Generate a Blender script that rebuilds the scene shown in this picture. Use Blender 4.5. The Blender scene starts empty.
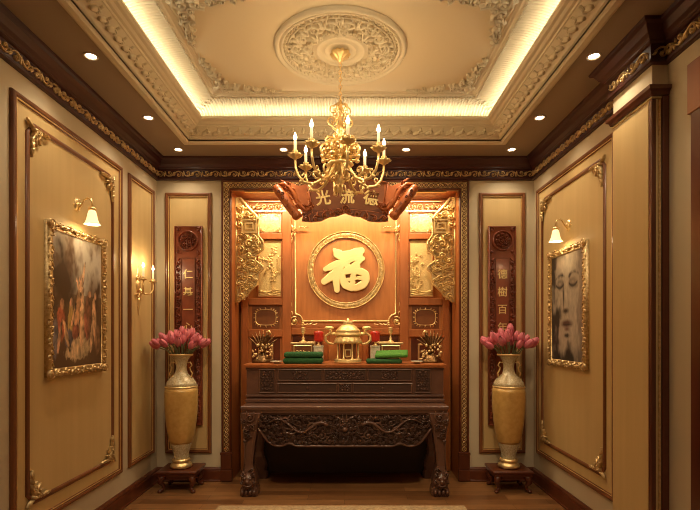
import bpy, bmesh, math, random
from math import pi, sin, cos, sqrt, radians
from mathutils import Vector, Matrix, noise

CH = 1.245            # eye height: heights below are often given relative to it
def Hh(h): return CH + h
def sx(px, Z): return (px - 350) * Z / 483.0 + 0.04     # surveyed point -> metres across, at its depth
def sz(py, Z): return CH + (333 - py) * Z / 483.0        # surveyed point -> metres up, at its depth
C = bpy.context.scene.collection
sc = bpy.context.scene

# ------------------------------------------------------------------ materials
def mat(name, col, rough=.5, metal=0., bump=0., bscale=40., col2=None, cscale=6., stretch=(1,1,1), coat=0., emit=None, es=0., trans=0., spec=None, detail=4., aniso_noise=None):
    m = bpy.data.materials.new(name); m.use_nodes = True
    nt = m.node_tree; b = nt.nodes['Principled BSDF']
    b.inputs['Base Color'].default_value = (*col, 1)
    b.inputs['Roughness'].default_value = rough
    b.inputs['Metallic'].default_value = metal
    b.inputs['Coat Weight'].default_value = coat
    b.inputs['Coat Roughness'].default_value = .15
    b.inputs['Transmission Weight'].default_value = trans
    if spec is not None: b.inputs['Specular IOR Level'].default_value = spec
    if emit: b.inputs['Emission Color'].default_value = (*emit, 1); b.inputs['Emission Strength'].default_value = es
    if bump or col2:
        tc = nt.nodes.new('ShaderNodeTexCoord'); mp = nt.nodes.new('ShaderNodeMapping')
        mp.inputs['Scale'].default_value = stretch
        nt.links.new(tc.outputs['Object'], mp.inputs[0])
    if col2:
        n = nt.nodes.new('ShaderNodeTexNoise'); n.inputs['Scale'].default_value = cscale; n.inputs['Detail'].default_value = detail
        nt.links.new(mp.outputs[0], n.inputs['Vector'])
        r = nt.nodes.new('ShaderNodeValToRGB')
        r.color_ramp.elements[0].position = .32; r.color_ramp.elements[1].position = .68
        r.color_ramp.elements[0].color = (*col, 1); r.color_ramp.elements[1].color = (*col2, 1)
        nt.links.new(n.outputs['Fac'], r.inputs[0]); nt.links.new(r.outputs[0], b.inputs['Base Color'])
    if bump:
        n = nt.nodes.new('ShaderNodeTexNoise'); n.inputs['Scale'].default_value = bscale; n.inputs['Detail'].default_value = 3
        nt.links.new(mp.outputs[0], n.inputs['Vector'])
        bp = nt.nodes.new('ShaderNodeBump'); bp.inputs['Strength'].default_value = bump; bp.inputs['Distance'].default_value = .01
        nt.links.new(n.outputs['Fac'], bp.inputs['Height']); nt.links.new(bp.outputs[0], b.inputs['Normal'])
    return m
MT = {}
MT['cream'] = mat('cream_wall_paint', (.58,.48,.33), .75, col2=(.62,.52,.36), cscale=3, stretch=(1,1,.3), bump=.05, bscale=120)
MT['tan'] = mat('tan_silk_wallcovering', (.61,.43,.19), .55, col2=(.65,.46,.21), cscale=20, stretch=(1,1,.05), bump=.06, bscale=90)
MT['mahogany'] = mat('mahogany', (.085,.018,.008), .32, col2=(.13,.032,.012), cscale=10, stretch=(1,1,.15), coat=.3)
MT['mahogany2'] = mat('dark_mahogany', (.045,.010,.009), .45, col2=(.06,.014,.012), cscale=8, stretch=(.3,.3,1), coat=.1)
MT['redwood'] = mat('red_brown_frame_wood', (.17,.055,.018), .38, col2=(.23,.08,.026), cscale=10, stretch=(1,1,.15), coat=.2)
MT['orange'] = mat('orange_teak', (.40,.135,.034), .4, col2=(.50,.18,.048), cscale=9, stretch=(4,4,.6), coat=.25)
MT['orange2'] = mat('dark_teak_frame', (.33,.095,.022), .4, col2=(.40,.125,.034), cscale=9, stretch=(4,4,.6), coat=.2)  # deeper teak tone for frames and niche lining
MT['darkwood'] = mat('rosewood_carved', (.095,.042,.027), .30, col2=(.13,.058,.037), cscale=12, stretch=(1,3,1), coat=.25, bump=.08, bscale=60)
MT['recess'] = mat('shaded_rosewood_ground', (.055,.024,.015), .45, bump=.05)  # rosewood darkened in colour to stand for shade behind the carving
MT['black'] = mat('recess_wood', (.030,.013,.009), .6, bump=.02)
MT['gold'] = mat('gold', (.90,.67,.33), .34, .8, bump=.12, bscale=120)
MT['goldrelief'] = mat('gold_leaf_relief', (.86,.62,.27), .40, .45, bump=.25, bscale=90)
MT['antique'] = mat('antique_gold', (.78,.58,.30), .38, .65, bump=.2, bscale=150, col2=(.55,.37,.16), cscale=60)
MT['glyph'] = mat('bright_gold_lettering', (.90,.72,.34), .4, .3, bump=.15, bscale=150)
MT['plaster'] = mat('cream_plaster', (.66,.57,.42), .7, bump=.05, bscale=60)
MT['ceil'] = mat('ceiling_plaster', (.68,.56,.38), .75, bump=.03, bscale=20)
MT['soffit'] = mat('dimmed_soffit_plaster', (.30,.22,.15), .6, bump=.03, bscale=20)  # plaster darkened to taupe: the soffit's dim light put into colour
MT['plaque'] = mat('carved_red_lacquer', (.20,.045,.022), .35, col2=(.28,.07,.032), cscale=14, coat=.3)
MT['banner'] = mat('banner_lacquer', (.28,.085,.026), .5, col2=(.22,.06,.02), cscale=12)
MT['dragon'] = mat('carved_orange_wood', (.44,.12,.028), .42, col2=(.32,.075,.018), cscale=20, coat=.1, bump=.15, bscale=60)
MT['dragondark'] = mat('carved_dark_edge', (.15,.035,.012), .5, coat=.0, bump=.1, bscale=60)
MT['vasegold'] = mat('vase_gold_glaze', (.55,.32,.09), .34, .2, col2=(.64,.40,.13), cscale=30, bump=.12, bscale=160, coat=.35)
MT['vasepale'] = mat('vase_pale_mosaic', (.72,.63,.43), .25, .1, col2=(.46,.36,.20), cscale=90, bump=.15, bscale=120, coat=.6)
MT['pink'] = mat('tulip_pink', (.60,.11,.17), .5, col2=(.70,.22,.26), cscale=18)
MT['stem'] = mat('tulip_stem', (.16,.17,.07), .6)
MT['green'] = mat('dark_green_velvet', (.012,.07,.018), .85, bump=.8, bscale=160, col2=(.02,.11,.025), cscale=80)
MT['green2'] = mat('bright_green_velvet', (.055,.19,.02), .85, bump=.8, bscale=160, col2=(.08,.26,.03), cscale=80)
MT['white'] = mat('white_card', (.72,.66,.52), .6, col2=(.55,.48,.34), cscale=60)
MT['red'] = mat('red_glass', (.42,.02,.012), .3, coat=.3, emit=(1,.05,.02), es=.05)
MT['bronze'] = mat('dark_bronze', (.16,.085,.035), .35, .9, bump=.3, bscale=80)
MT['candle'] = mat('candle_ivory', (.80,.70,.48), .5, emit=(1,.72,.35), es=.5)
MT['flame'] = mat('flame_bulb', (1,.8,.5), .5, emit=(1,.74,.38), es=26)
MT['shade'] = mat('frosted_glass_shade', (.95,.85,.62), .5, emit=(1,.74,.36), es=.75)
MT['led'] = mat('lamp_face', (1,.9,.7), .5, emit=(1,.86,.62), es=18)
MT['ledstrip'] = mat('led_strip', (1,.9,.7), .5, emit=(1,.86,.55), es=4)
MT['burner'] = mat('pale_gold_burner', (.85,.62,.28), .38, .6, bump=.2, bscale=90)
MT['capital'] = mat('door_wood', (.30,.10,.03), .4, col2=(.38,.13,.04), cscale=10, stretch=(1,1,.2), coat=.2)

def floor_mat():
    m = bpy.data.materials.new('parquet_floor'); m.use_nodes = True; nt = m.node_tree; b = nt.nodes['Principled BSDF']
    tc = nt.nodes.new('ShaderNodeTexCoord')
    br = nt.nodes.new('ShaderNodeTexBrick'); br.inputs['Scale'].default_value = 1
    br.inputs['Brick Width'].default_value = .75; br.inputs['Row Height'].default_value = .095
    br.inputs['Mortar Size'].default_value = .0015; br.offset = .37
    br.inputs['Color1'].default_value = (.17,.07,.026,1); br.inputs['Color2'].default_value = (.36,.17,.065,1); br.inputs['Mortar'].default_value = (.06,.025,.01,1)
    nt.links.new(tc.outputs['Object'], br.inputs['Vector'])
    mp = nt.nodes.new('ShaderNodeMapping'); mp.inputs['Scale'].default_value = (3,40,1); nt.links.new(tc.outputs['Object'], mp.inputs[0])
    n = nt.nodes.new('ShaderNodeTexNoise'); n.inputs['Scale'].default_value = 1.2; n.inputs['Detail'].default_value = 5; nt.links.new(mp.outputs[0], n.inputs['Vector'])
    mx = nt.nodes.new('ShaderNodeMix'); mx.data_type = 'RGBA'; mx.blend_type = 'MULTIPLY'; mx.inputs[0].default_value = .6
    r = nt.nodes.new('ShaderNodeValToRGB'); r.color_ramp.elements[0].position = .3; r.color_ramp.elements[0].color = (.5,.45,.4,1); r.color_ramp.elements[1].position = .7
    nt.links.new(n.outputs['Fac'], r.inputs[0]); nt.links.new(br.outputs['Color'], mx.inputs[6]); nt.links.new(r.outputs[0], mx.inputs[7])
    nt.links.new(mx.outputs[2], b.inputs['Base Color']); b.inputs['Roughness'].default_value = .32
    return m
MT['floor'] = floor_mat()
def attr_mat(name, rough=.5):
    m = bpy.data.materials.new(name); m.use_nodes = True; nt = m.node_tree; b = nt.nodes['Principled BSDF']
    a = nt.nodes.new('ShaderNodeAttribute'); a.attribute_name = 'Paint'
    nt.links.new(a.outputs['Color'], b.inputs['Base Color']); b.inputs['Roughness'].default_value = rough
    return m
def rug_mat():
    m = bpy.data.materials.new('rug_weave'); m.use_nodes = True; nt = m.node_tree; b = nt.nodes['Principled BSDF']
    tc = nt.nodes.new('ShaderNodeTexCoord'); v = nt.nodes.new('ShaderNodeTexVoronoi'); v.inputs['Scale'].default_value = 28
    nt.links.new(tc.outputs['Object'], v.inputs['Vector'])
    r = nt.nodes.new('ShaderNodeValToRGB'); r.color_ramp.elements[0].color = (.20,.09,.04,1); r.color_ramp.elements[0].position = .2
    r.color_ramp.elements[1].color = (.52,.36,.19,1); r.color_ramp.elements[1].position = .5
    nt.links.new(v.outputs['Distance'], r.inputs[0]); nt.links.new(r.outputs[0], b.inputs['Base Color']); b.inputs['Roughness'].default_value = .95
    return m
MT['rug'] = rug_mat()
MT['rugb'] = mat('rug_border_pile', (.50,.36,.20), .95, bump=.5, bscale=200, col2=(.34,.20,.10), cscale=60)

# ------------------------------------------------------------------ mesh builder
def frame(o, U, V, N):
    o, U, V, N = Vector(o), Vector(U), Vector(V), Vector(N)
    return lambda u, v, w=0.: o + U*u + V*v + N*w
XYZ = frame((0,0,0), (1,0,0), (0,1,0), (0,0,1))
def sub(F, cu, cv, su=1, sv=1, ang=0, w0=0.):
    c, s = cos(ang), sin(ang)
    return lambda u, v, w=0.: F(cu + su*(u*c - v*s), cv + sv*(u*s + v*c), w + w0)

class M:
    def __init__(s): s.v = []; s.f = []; s.sm = []
    def add(s, vs, fs, smooth=True):
        b = len(s.v); s.v += [tuple(x) for x in vs]; s.f += [tuple(b+i for i in f) for f in fs]; s.sm += [smooth]*len(fs); return s
    def grid(s, rows, closeu=False, closev=False, smooth=True, cap=False):
        nu = len(rows); nv = len(rows[0]); fs = []
        for i in range(nu if closeu else nu-1):
            for j in range(nv if closev else nv-1):
                i2 = (i+1) % nu; j2 = (j+1) % nv
                fs.append((i*nv+j, i*nv+j2, i2*nv+j2, i2*nv+j))
        s.add([p for r in rows for p in r], fs, smooth)
        if cap:
            b = len(s.v) - nu*nv
            s.f.append(tuple(b+j for j in range(nv))[::-1]); s.f.append(tuple(b+(nu-1)*nv+j for j in range(nv))); s.sm += [False, False]
        return s
    def box(s, a, b, F=XYZ):
        (x0,y0,z0), (x1,y1,z1) = a, b
        vs = [F(x,y,z) for x in (x0,x1) for y in (y0,y1) for z in (z0,z1)]
        return s.add(vs, [(0,1,3,2),(4,6,7,5),(0,4,5,1),(2,3,7,6),(0,2,6,4),(1,5,7,3)], False)
    def prism(s, poly, F, w0, w1, smooth=False):
        n = len(poly)
        vs = [F(u,v,w0) for u,v in poly] + [F(u,v,w1) for u,v in poly]
        return s.add(vs, [tuple(range(n))[::-1], tuple(range(n,2*n))] + [(i,(i+1)%n,n+(i+1)%n,n+i) for i in range(n)], smooth)
    def tube(s, pts, rad, n=6, flat=1., ref=None):
        pts = [Vector(p) for p in pts]; k = len(pts)
        if not hasattr(rad, '__len__'): rad = [rad]*k
        up = Vector(ref) if ref else None; rows = []; prev = None
        for i, p in enumerate(pts):
            t = (pts[min(i+1,k-1)] - pts[max(i-1,0)])
            if t.length < 1e-9: t = Vector((0,0,1))
            t.normalize()
            if prev is None:
                a = up if up else (Vector((0,0,1)) if abs(t.z) < .9 else Vector((1,0,0)))
            else: a = prev
            x = a - t*a.dot(t)
            if x.length < 1e-6: x = Vector((1,0,0)) - t*t.x
            x.normalize(); y = t.cross(x); prev = x
            rows.append([p + x*(cos(2*pi*j/n)*rad[i]*flat) + y*(sin(2*pi*j/n)*rad[i]) for j in range(n)])
        return s.grid(rows, closev=True, cap=True)
    def relief(s, F, pts, w, h):
        k = len(pts); rows = []
        for i, (u, v) in enumerate(pts):
            u0, v0 = pts[max(i-1,0)]; u1, v1 = pts[min(i+1,k-1)]
            dx, dy = u1-u0, v1-v0; L = math.hypot(dx, dy) or 1e-9; nx, ny = -dy/L, dx/L
            W = w[i] if hasattr(w,'__len__') else w; Hh_ = h[i] if hasattr(h,'__len__') else h
            rows.append([F(u+nx*W*a, v+ny*W*a, Hh_*b) for a, b in ((-.5,0),(-.38,.62),(0,1),(.38,.62),(.5,0))])
        s.grid(rows)
        b = len(s.v) - 5*k; s.f.append(tuple(b+j for j in range(5))); s.f.append(tuple(b+(k-1)*5+j for j in range(5))[::-1]); s.sm += [False]*2
        return s
    def curl(s, F, u, v, R, ang, d=1, turns=1.25, w=.01, h=.006, n=14, tail=0.):
        pts = []; ws = []
        if tail:
            ca, sa = cos(ang), sin(ang); tx, ty = sa*d, -ca*d
            for q in (1, .66, .33):
                pts.append((u+R*ca+tx*tail*q + ca*tail*.35*q*q, v+R*sa+ty*tail*q + sa*tail*.35*q*q)); ws.append(w*(1-.75*q))
        for i in range(n):
            t = i/(n-1); r = R*((1-t)**.85*.88+.12); a = ang + d*2*pi*turns*t
            pts.append((u+r*cos(a), v+r*sin(a))); ws.append(w*(1-.4*t))
        s.relief(F, pts, ws, h)
        s.dome(F, u, v, w*.75, h*1.25, 6)
        return s
    def dome(s, F, u, v, r, h, n=10, rv=None):
        rv = rv or r
        rows = [[F(u+r*cos(2*pi*j/n)*a, v+rv*sin(2*pi*j/n)*a, h*b) for j in range(n)] for a, b in ((1,0),(.86,.5),(.5,.87),(.08,1))]
        s.grid(rows, closev=True); b = len(s.v)-n; s.f.append(tuple(range(b, b+n))); s.sm.append(True); return s
    def leaf(s, F, u, v, L, ang, W, h, bend=.3, n=6):
        pts = []; ws = []; hs = []
        for i in range(n):
            t = i/(n-1); a = ang + bend*t
            pts.append((u+L*t*cos(a), v+L*t*sin(a))); ws.append(W*(sin(pi*min(1,t*.85+.12))**.8)+.0005); hs.append(h*(1-.5*t))
        return s.relief(F, pts, ws, hs)
    def ring(s, F, u, v, R, w, h, n=64, wob=0, nw=0):
        rows = []
        for i in range(n):
            a = 2*pi*i/n; R_ = R + wob*sin(nw*a)
            rows.append([F(u+(R_+w*q)*cos(a), v+(R_+w*q)*sin(a), h*b) for q, b in ((-.5,0),(-.36,.65),(0,1),(.36,.65),(.5,0))])
        return s.grid(rows, closeu=True)
    def lathe(s, prof, c=(0,0,0), n=32, lobe=0, nl=0, lobef=None, cap=True):
        rows = []
        for k, (r, z) in enumerate(prof):
            lb = lobef[k] if lobef else lobe
            rows.append([Vector((c[0]+r*(1+lb*cos(nl*2*pi*j/n))*cos(2*pi*j/n), c[1]+r*(1+lb*cos(nl*2*pi*j/n))*sin(2*pi*j/n), c[2]+z)) for j in range(n)])
        return s.grid(rows, closev=True, cap=cap)
    def ball(s, c, r, n=10, m=6, R=None):
        r = r if hasattr(r,'__len__') else (r,r,r); c = Vector(c); rows = []
        for i in range(m+1):
            th = pi*(.04+.92*i/m)
            row = []
            for j in range(n):
                p = Vector((r[0]*sin(th)*cos(2*pi*j/n), r[1]*sin(th)*sin(2*pi*j/n), -r[2]*cos(th)))
                row.append(c + (R @ p if R else p))
            rows.append(row)
        return s.grid(rows, closev=True, cap=True)
    def sweep(s, path, prof, F, closed=True, smooth=False):
        n = len(path); offs = []
        for i in range(n):
            p = Vector(path[i]).to_2d() if len(path[i]) > 2 else Vector(path[i])
            a = Vector(path[i-1]) if (closed or i > 0) else None; b = Vector(path[(i+1)%n]) if (closed or i < n-1) else None
            d0 = (p-a).normalized() if a is not None else None; d1 = (b-p).normalized() if b is not None else None
            if d0 is None: d0 = d1
            if d1 is None: d1 = d0
            n0 = Vector((-d0.y, d0.x)); n1 = Vector((-d1.y, d1.x)); m = n0+n1
            m = m/ max(.2, m.dot(n1)) if m.length > 1e-6 else n1
            offs.append((p, m))
        rows = [[F(p.x+m.x*o, p.y+m.y*o, h) for o, h in prof] for p, m in offs]
        return s.grid(rows, closeu=closed, smooth=smooth, cap=not closed)
    def build(s, name, m, parent=None, loc=None, bevel=0, recalc=True, segs=2):
        me = bpy.data.meshes.new(name)
        L = Vector(loc) if loc else Vector((0,0,0))
        me.from_pydata([(x-L.x, y-L.y, z-L.z) for x,y,z in s.v], [], s.f)
        me.polygons.foreach_set('use_smooth', s.sm)
        if recalc:
            bm = bmesh.new(); bm.from_mesh(me); bmesh.ops.recalc_face_normals(bm, faces=bm.faces); bm.to_mesh(me); bm.free()
        me.materials.append(MT[m] if isinstance(m, str) else m)
        o = bpy.data.objects.new(name, me); C.objects.link(o)
        if parent is not None:
            o.parent = parent
            if loc is None: o.location = -Vector(parent.get('base', (0,0,0)))
            else: o.location = L - Vector(parent.get('base', (0,0,0)))
            o['base'] = tuple(L)
        else:
            o.location = L; o['base'] = tuple(L)
        if bevel:
            md = o.modifiers.new('Bevel', 'BEVEL'); md.width = bevel; md.segments = segs; md.limit_method = 'ANGLE'; md.angle_limit = radians(50)
        return o

def thing(name, label, cat, loc=(0,0,0), group=None):
    o = bpy.data.objects.new(name, None); o.empty_display_size = .1; C.objects.link(o); o.location = loc; o['base'] = tuple(loc)
    return tag(o, label, cat, group)
def tag(o, label, cat, group=None, kind=None):
    o['label'] = label; o['category'] = cat
    if group: o['group'] = group
    if kind: o['kind'] = kind
    return o
def struct(o): o['kind'] = 'structure'; return o
def area(name, loc, rot, size, power, col=(1,.8,.5), spread=180):
    l = bpy.data.lights.new(name, 'AREA'); l.shape = 'RECTANGLE'; l.size, l.size_y = size; l.energy = power; l.color = col; l.spread = radians(spread)
    o = bpy.data.objects.new(name, l); o.location = loc; o.rotation_euler = rot; C.objects.link(o); return o
def point(name, loc, power, col=(1,.72,.4), r=.02):
    l = bpy.data.lights.new(name, 'POINT'); l.energy = power; l.color = col; l.shadow_soft_size = r
    o = bpy.data.objects.new(name, l); o.location = loc; C.objects.link(o); return o
def spot(name, loc, power, ang=100, blend=.7, col=(1,.82,.56), r=.03, rot=(0,0,0)):
    l = bpy.data.lights.new(name, 'SPOT'); l.energy = power; l.color = col; l.spot_size = radians(ang); l.spot_blend = blend; l.shadow_soft_size = r
    o = bpy.data.objects.new(name, l); o.location = loc; o.rotation_euler = rot; C.objects.link(o); return o

# ------------------------------------------------------------------ room
W = 1.59; YB = 4.07; YF = -1.2; XN = 1.56; XP = 1.485; P0, P1 = 2.31, 2.65; ZS = Hh(1.46); TOP = Hh(1.95)
FL = frame((-W,0,0), (0,1,0), (0,0,1), (1,0,0))       # left wall: u = depth, v = height
FR = frame((W,0,0), (0,1,0), (0,0,1), (-1,0,0))
FB = frame((0,YB,0), (1,0,0), (0,0,1), (0,-1,0))
struct(M().box((-2,YF-.3,-.12), (2,YB+.7,0)).build('floor', 'floor'))
struct(M().box((-W-.15,YF-.15,0), (-W,YB+.6,TOP)).build('wall_left', 'cream'))
struct(M().box((W,P1,0), (W+.2,YB+.6,TOP)).build('wall_right', 'cream'))
struct(M().box((XP,P0,0), (W+.2,P1,TOP)).build('wall_right_pier', 'cream'))
struct(M().box((XN,YF-.15,0), (W+.2,P0,TOP)).build('wall_right_near', 'cream'))
struct(M().box((-W,YF-.15,0), (XN,YF,TOP)).build('wall_front', 'cream'))
NX = .955; NT = Hh(1.20); NB = 4.42
m = M().box((-W,YB,0), (-NX-.02,YB+.6,TOP)).box((NX+.02,YB,0), (W,YB+.6,TOP)).box((-NX-.02,YB,NT+.02), (NX+.02,YB+.6,TOP))
struct(m.build('wall_back', 'cream'))
m = M().box((-NX-.02,YB,0), (-NX,NB,NT)).box((NX,YB,0), (NX+.02,NB,NT)).box((-NX-.02,NB,0), (NX+.02,NB+.02,NT+.02)).box((-NX-.02,YB,NT), (NX+.02,NB,NT+.02))
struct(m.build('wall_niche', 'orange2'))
# soffit with the tray opening
TX, TY0, TY1 = 1.185, 2.10, 3.673
m = M().box((-W-.15,YF-.15,ZS), (-TX,YB+.6,ZS+.06)).box((TX,YF-.15,ZS), (W+.2,YB+.6,ZS+.06)).box((-TX,TY1,ZS), (TX,YB+.6,ZS+.06)).box((-TX,YF-.15,ZS), (TX,TY0,ZS+.06))
struct(m.build('ceiling_soffit', 'soffit'))
ZC = Hh(1.69)
struct(M().box((-TX-.1,TY0-.1,ZC), (TX+.1,TY1+.1,ZC+.05)).build('ceiling', 'ceil'))
TP = [(-TX,TY0), (TX,TY0), (TX,TY1), (-TX,TY1)]
FZ = lambda u, v, w=0.: Vector((u, v, CH + w))
prof = [(-.055,1.46),(-.055,1.452),(-.04,1.447),(-.015,1.447),(-.008,1.455),(0,1.458),(.0,1.470),(.012,1.474),(.018,1.486),(.024,1.494),(.075,1.535),(.082,1.536),(.086,1.546),(.10,1.549),(.112,1.560),(.128,1.564),(.136,1.572),(.14,1.574),(.14,1.588),(.122,1.588),(.12,1.575),(.04,1.575),(.04,1.60)]
cornice = struct(M().sweep(TP, prof, FZ).build('trim_cornice', 'plaster'))
# running leaf ornament on the sloped face of the cornice
def leafrun(A, B, N):
    m = M(); A = Vector(A); B = Vector(B); d = (B-A); L = d.length; d.normalize(); up = Vector((0,0,1)); N = Vector(N)
    Vv = (N*.051 + up*.041).normalized(); Nn = (N*.041 - up*.051).normalized()
    k = int(L/.078); p = L/k
    F = lambda u, v, w=0.: A + d*u + Vv*v + Nn*w
    for i in range(k):
        u = (i+.5)*p
        m.leaf(F, u-.038, .004, .070, .62, .034, .020, -.25)
        m.curl(F, u+.008, .022, .016, 2.6, -1, 1.0, .013, .016, 9)
        m.leaf(F, u+.012, .060, .040, -1.9, .018, .014, .4)
    return m
z0 = CH+1.494
for (x0,y0,x1,y1,nx,ny) in ((-TX+.024,TY0+.03,-TX+.024,TY1-.03,1,0),(TX-.024,TY0+.03,TX-.024,TY1-.03,-1,0),(-TX+.03,TY1-.024,TX-.03,TY1-.024,0,-1),(-TX+.03,TY0+.024,TX-.03,TY0+.024,0,1)):
    leafrun((x0,y0,z0), (x1,y1,z0), (nx,ny,0)).build('leaf_moulding', 'plaster', cornice)
# cove: curved, ribbed band lit from the trough behind the cornice lip
cv = []
for i in range(9):
    t = i/8; cv.append((.045+.195*(1-cos(t*pi/2))**.9, 1.60+.072*sin(t*pi/2)))
cov = cv + [(.25,1.674),(.262,1.676),(.268,1.684),(.285,1.686),(.29,1.69)]
cove = struct(M().sweep(TP, cov, FZ, smooth=False).build('trim_cove', 'plaster'))
m = M()
def rib(A, d, N, u, L):
    pts = []
    for o, h in cv[1:]:
        if u < o+.004 or u > L-o-.004: continue
        pts.append(A + d*u + N*(o) + Vector((0,0,h-.002)))
    if len(pts) < 3: return
    rows = [[p + d*(.0085*a) + (N*.45-Vector((0,0,.9)))*(.008*b) for a, b in ((-1,0),(-.6,.8),(0,1),(.6,.8),(1,0))] for p in pts]
    m.grid(rows)
    e = pts[-1]
    m.ball(e + N*.006 - Vector((0,0,.004)), (.009,.009,.007), 6, 4)
for (x0,y0,x1,y1,nx,ny) in ((-TX,TY0,-TX,TY1,1,0),(TX,TY0,TX,TY1,-1,0),(-TX,TY1,TX,TY1,0,-1),(-TX,TY0,TX,TY0,0,1)):
    A = Vector((x0,y0,CH)); B = Vector((x1,y1,CH)); d = (B-A); L = d.length; d.normalize(); k = int(L/.0215)
    for i in range(k): rib(A, d, Vector((nx,ny,0)), (i+.5)*L/k, L)
m.build('cove_ribs', 'plaster', cove)
# LED strips in the trough
for (x0,x1,y0,y1) in ((-TX+.100,-TX+.112,TY0+.11,TY1-.11),(TX-.112,TX-.100,TY0+.11,TY1-.11),(-TX+.112,TX-.112,TY1-.112,TY1-.100),(-TX+.112,TX-.112,TY0+.100,TY0+.112)):
    M().box((x0,y0,CH+1.576), (x1,y1,CH+1.580)).build('light_strip', 'ledstrip', cornice)
COVE = 1.45
cc = (1,.90,.62)
zz = CH+1.584
area('cove_light', (-TX+.106,(TY0+TY1)/2,zz), (pi,radians(38),0), (.03,1.36), COVE*.72, cc)
area('cove_light', (TX-.106,(TY0+TY1)/2,zz), (pi,radians(-38),0), (.03,1.36), COVE*.72, cc)
area('cove_light', (0,TY1-.106,zz), (pi+radians(38),0,0), (2.1,.03), COVE, cc)
area('cove_light', (0,TY0+.106,zz), (pi+radians(-38),0,0), (2.1,.03), COVE, cc)

# ceiling rose
FC = frame((0,0,ZC), (1,0,0), (0,1,0), (0,0,-1))
RX, RY = -.016, 2.88
r = thing('ceiling_rose', 'round carved plaster ceiling rose above the chandelier', 'ceiling rose', (RX,RY,ZC))
m = M()
def disc(m, prof, cx, cy, n=72):
    rows = [[FC(cx+rr*cos(2*pi*j/n), cy+rr*sin(2*pi*j/n), h) for j in range(n)] for rr, h in prof]
    m.grid(rows, closev=True)
disc(m, [(.392,0),(.390,.016),(.380,.024),(.368,.022),(.364,.004),(.360,.004),(.356,.018),(.346,.020),(.342,.006),(.150,.004),(.147,.016),(.136,.016),(.133,.006),(.100,.005),(.097,.014),(.088,.014),(.085,.006),(.055,.008),(.05,.02),(.001,.02)], RX, RY)
m.build('rose_disc', 'plaster', r)
m = M()
for i in range(64):
    a = 2*pi*i/64; m.dome(FC, RX+.330*cos(a), RY+.330*sin(a), .010, .022, 6)
m.ring(FC, RX, RY, .314, .008, .020, 72)
for i in range(8):
    a0 = 2*pi*i/8
    G = lambda u, v, w=0., a0=a0: FC(RX+(.232+v)*sin(a0+u/.232), RY+(.232+v)*cos(a0+u/.232), w+.003)
    for s_ in (1,-1):
        Q = sub(G, 0, 0, s_, 1)
        Q = (lambda u, v, w=0., s_=s_, G=G: G(s_*u, v, w))
        m.curl(Q, .045, .030, .034, pi-.3, -1, 1.5, .014, .030, 16, tail=.05); m.curl(Q, .032, -.046, .024, 2, 1, 1.3, .011, .028, 12, tail=.03)
        m.curl(Q, .074, -.040, .016, 0, -1, 1.2, .009, .026, 10, tail=.02)
        for q in range(5): m.leaf(Q, .045+.034*cos(q*1.2), .030+.034*sin(q*1.2), .030, q*1.2+.5, .013, .026)
        m.leaf(Q, .085, .01, .06, 1.1, .016, .026); m.leaf(Q, .01, .045, .035, 1.2, .014, .028)
    for q in (-1,0,1): m.leaf(G, q*.006, -.05, .10, pi/2-q*.5, .020, .030, -q*.3)
m.build('rose_scrolls', 'plaster', r)
# ceiling corner ornaments
def ceil_corner(cu, cv, su, sv, label):
    F = sub(FC, cu, cv, su, sv); rnd = random.Random(5); m = M()
    for (x, y, R) in ((.07,.07,.042),(.15,.065,.034),(.065,.15,.034),(.225,.055,.028),(.055,.225,.028),(.29,.045,.024),(.045,.29,.024),(.35,.036,.019),(.036,.35,.019),(.40,.028,.015),(.028,.40,.015),(.11,.115,.022)):
        d = 1 if x > y else -1
        m.curl(F, x, y, R, rnd.uniform(0,6), d, 1.3, R*.42, .028, 12, tail=R)
        for q in range(4):
            a = rnd.uniform(0,2*pi); m.leaf(F, x+cos(a)*R*.7, y+sin(a)*R*.7, R*1.0, a+rnd.uniform(-.4,.4), R*.5, .026, rnd.uniform(-.6,.6))
    for (a, b) in (((.03,.02),(.47,.022)),((.02,.03),(.022,.47))):
        pts = [(a[0]+(b[0]-a[0])*t/10 + (.006*sin(t*2) if a[0]<a[1] else 0), a[1]+(b[1]-a[1])*t/10+(.006*sin(t*2) if a[0]>a[1] else 0)) for t in range(11)]
        m.relief(F, pts, [.014*(1-.07*i) for i in range(11)], .012)
    for q in range(5): m.leaf(F, .06, .06, .09, radians(-5+25*q), .022, .02, .1)
    tag(m.build('ceiling_corner_scroll', 'plaster', loc=F(0,0,0)), label, 'ceiling ornament', 'plaster scroll corners of the tray ceiling')
ix, iy0, iy1 = .90, TY0+.29, TY1-.29
ceil_corner(-ix, iy1, 1, -1, 'plaster scroll ornament in the far left corner of the tray ceiling')
ceil_corner(ix, iy1, -1, -1, 'plaster scroll ornament in the far right corner of the tray ceiling')
ceil_corner(-ix, iy0, 1, 1, 'plaster scroll ornament in the near left corner of the tray ceiling')
ceil_corner(ix, iy0, -1, 1, 'plaster scroll ornament in the near right corner of the tray ceiling')

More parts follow.
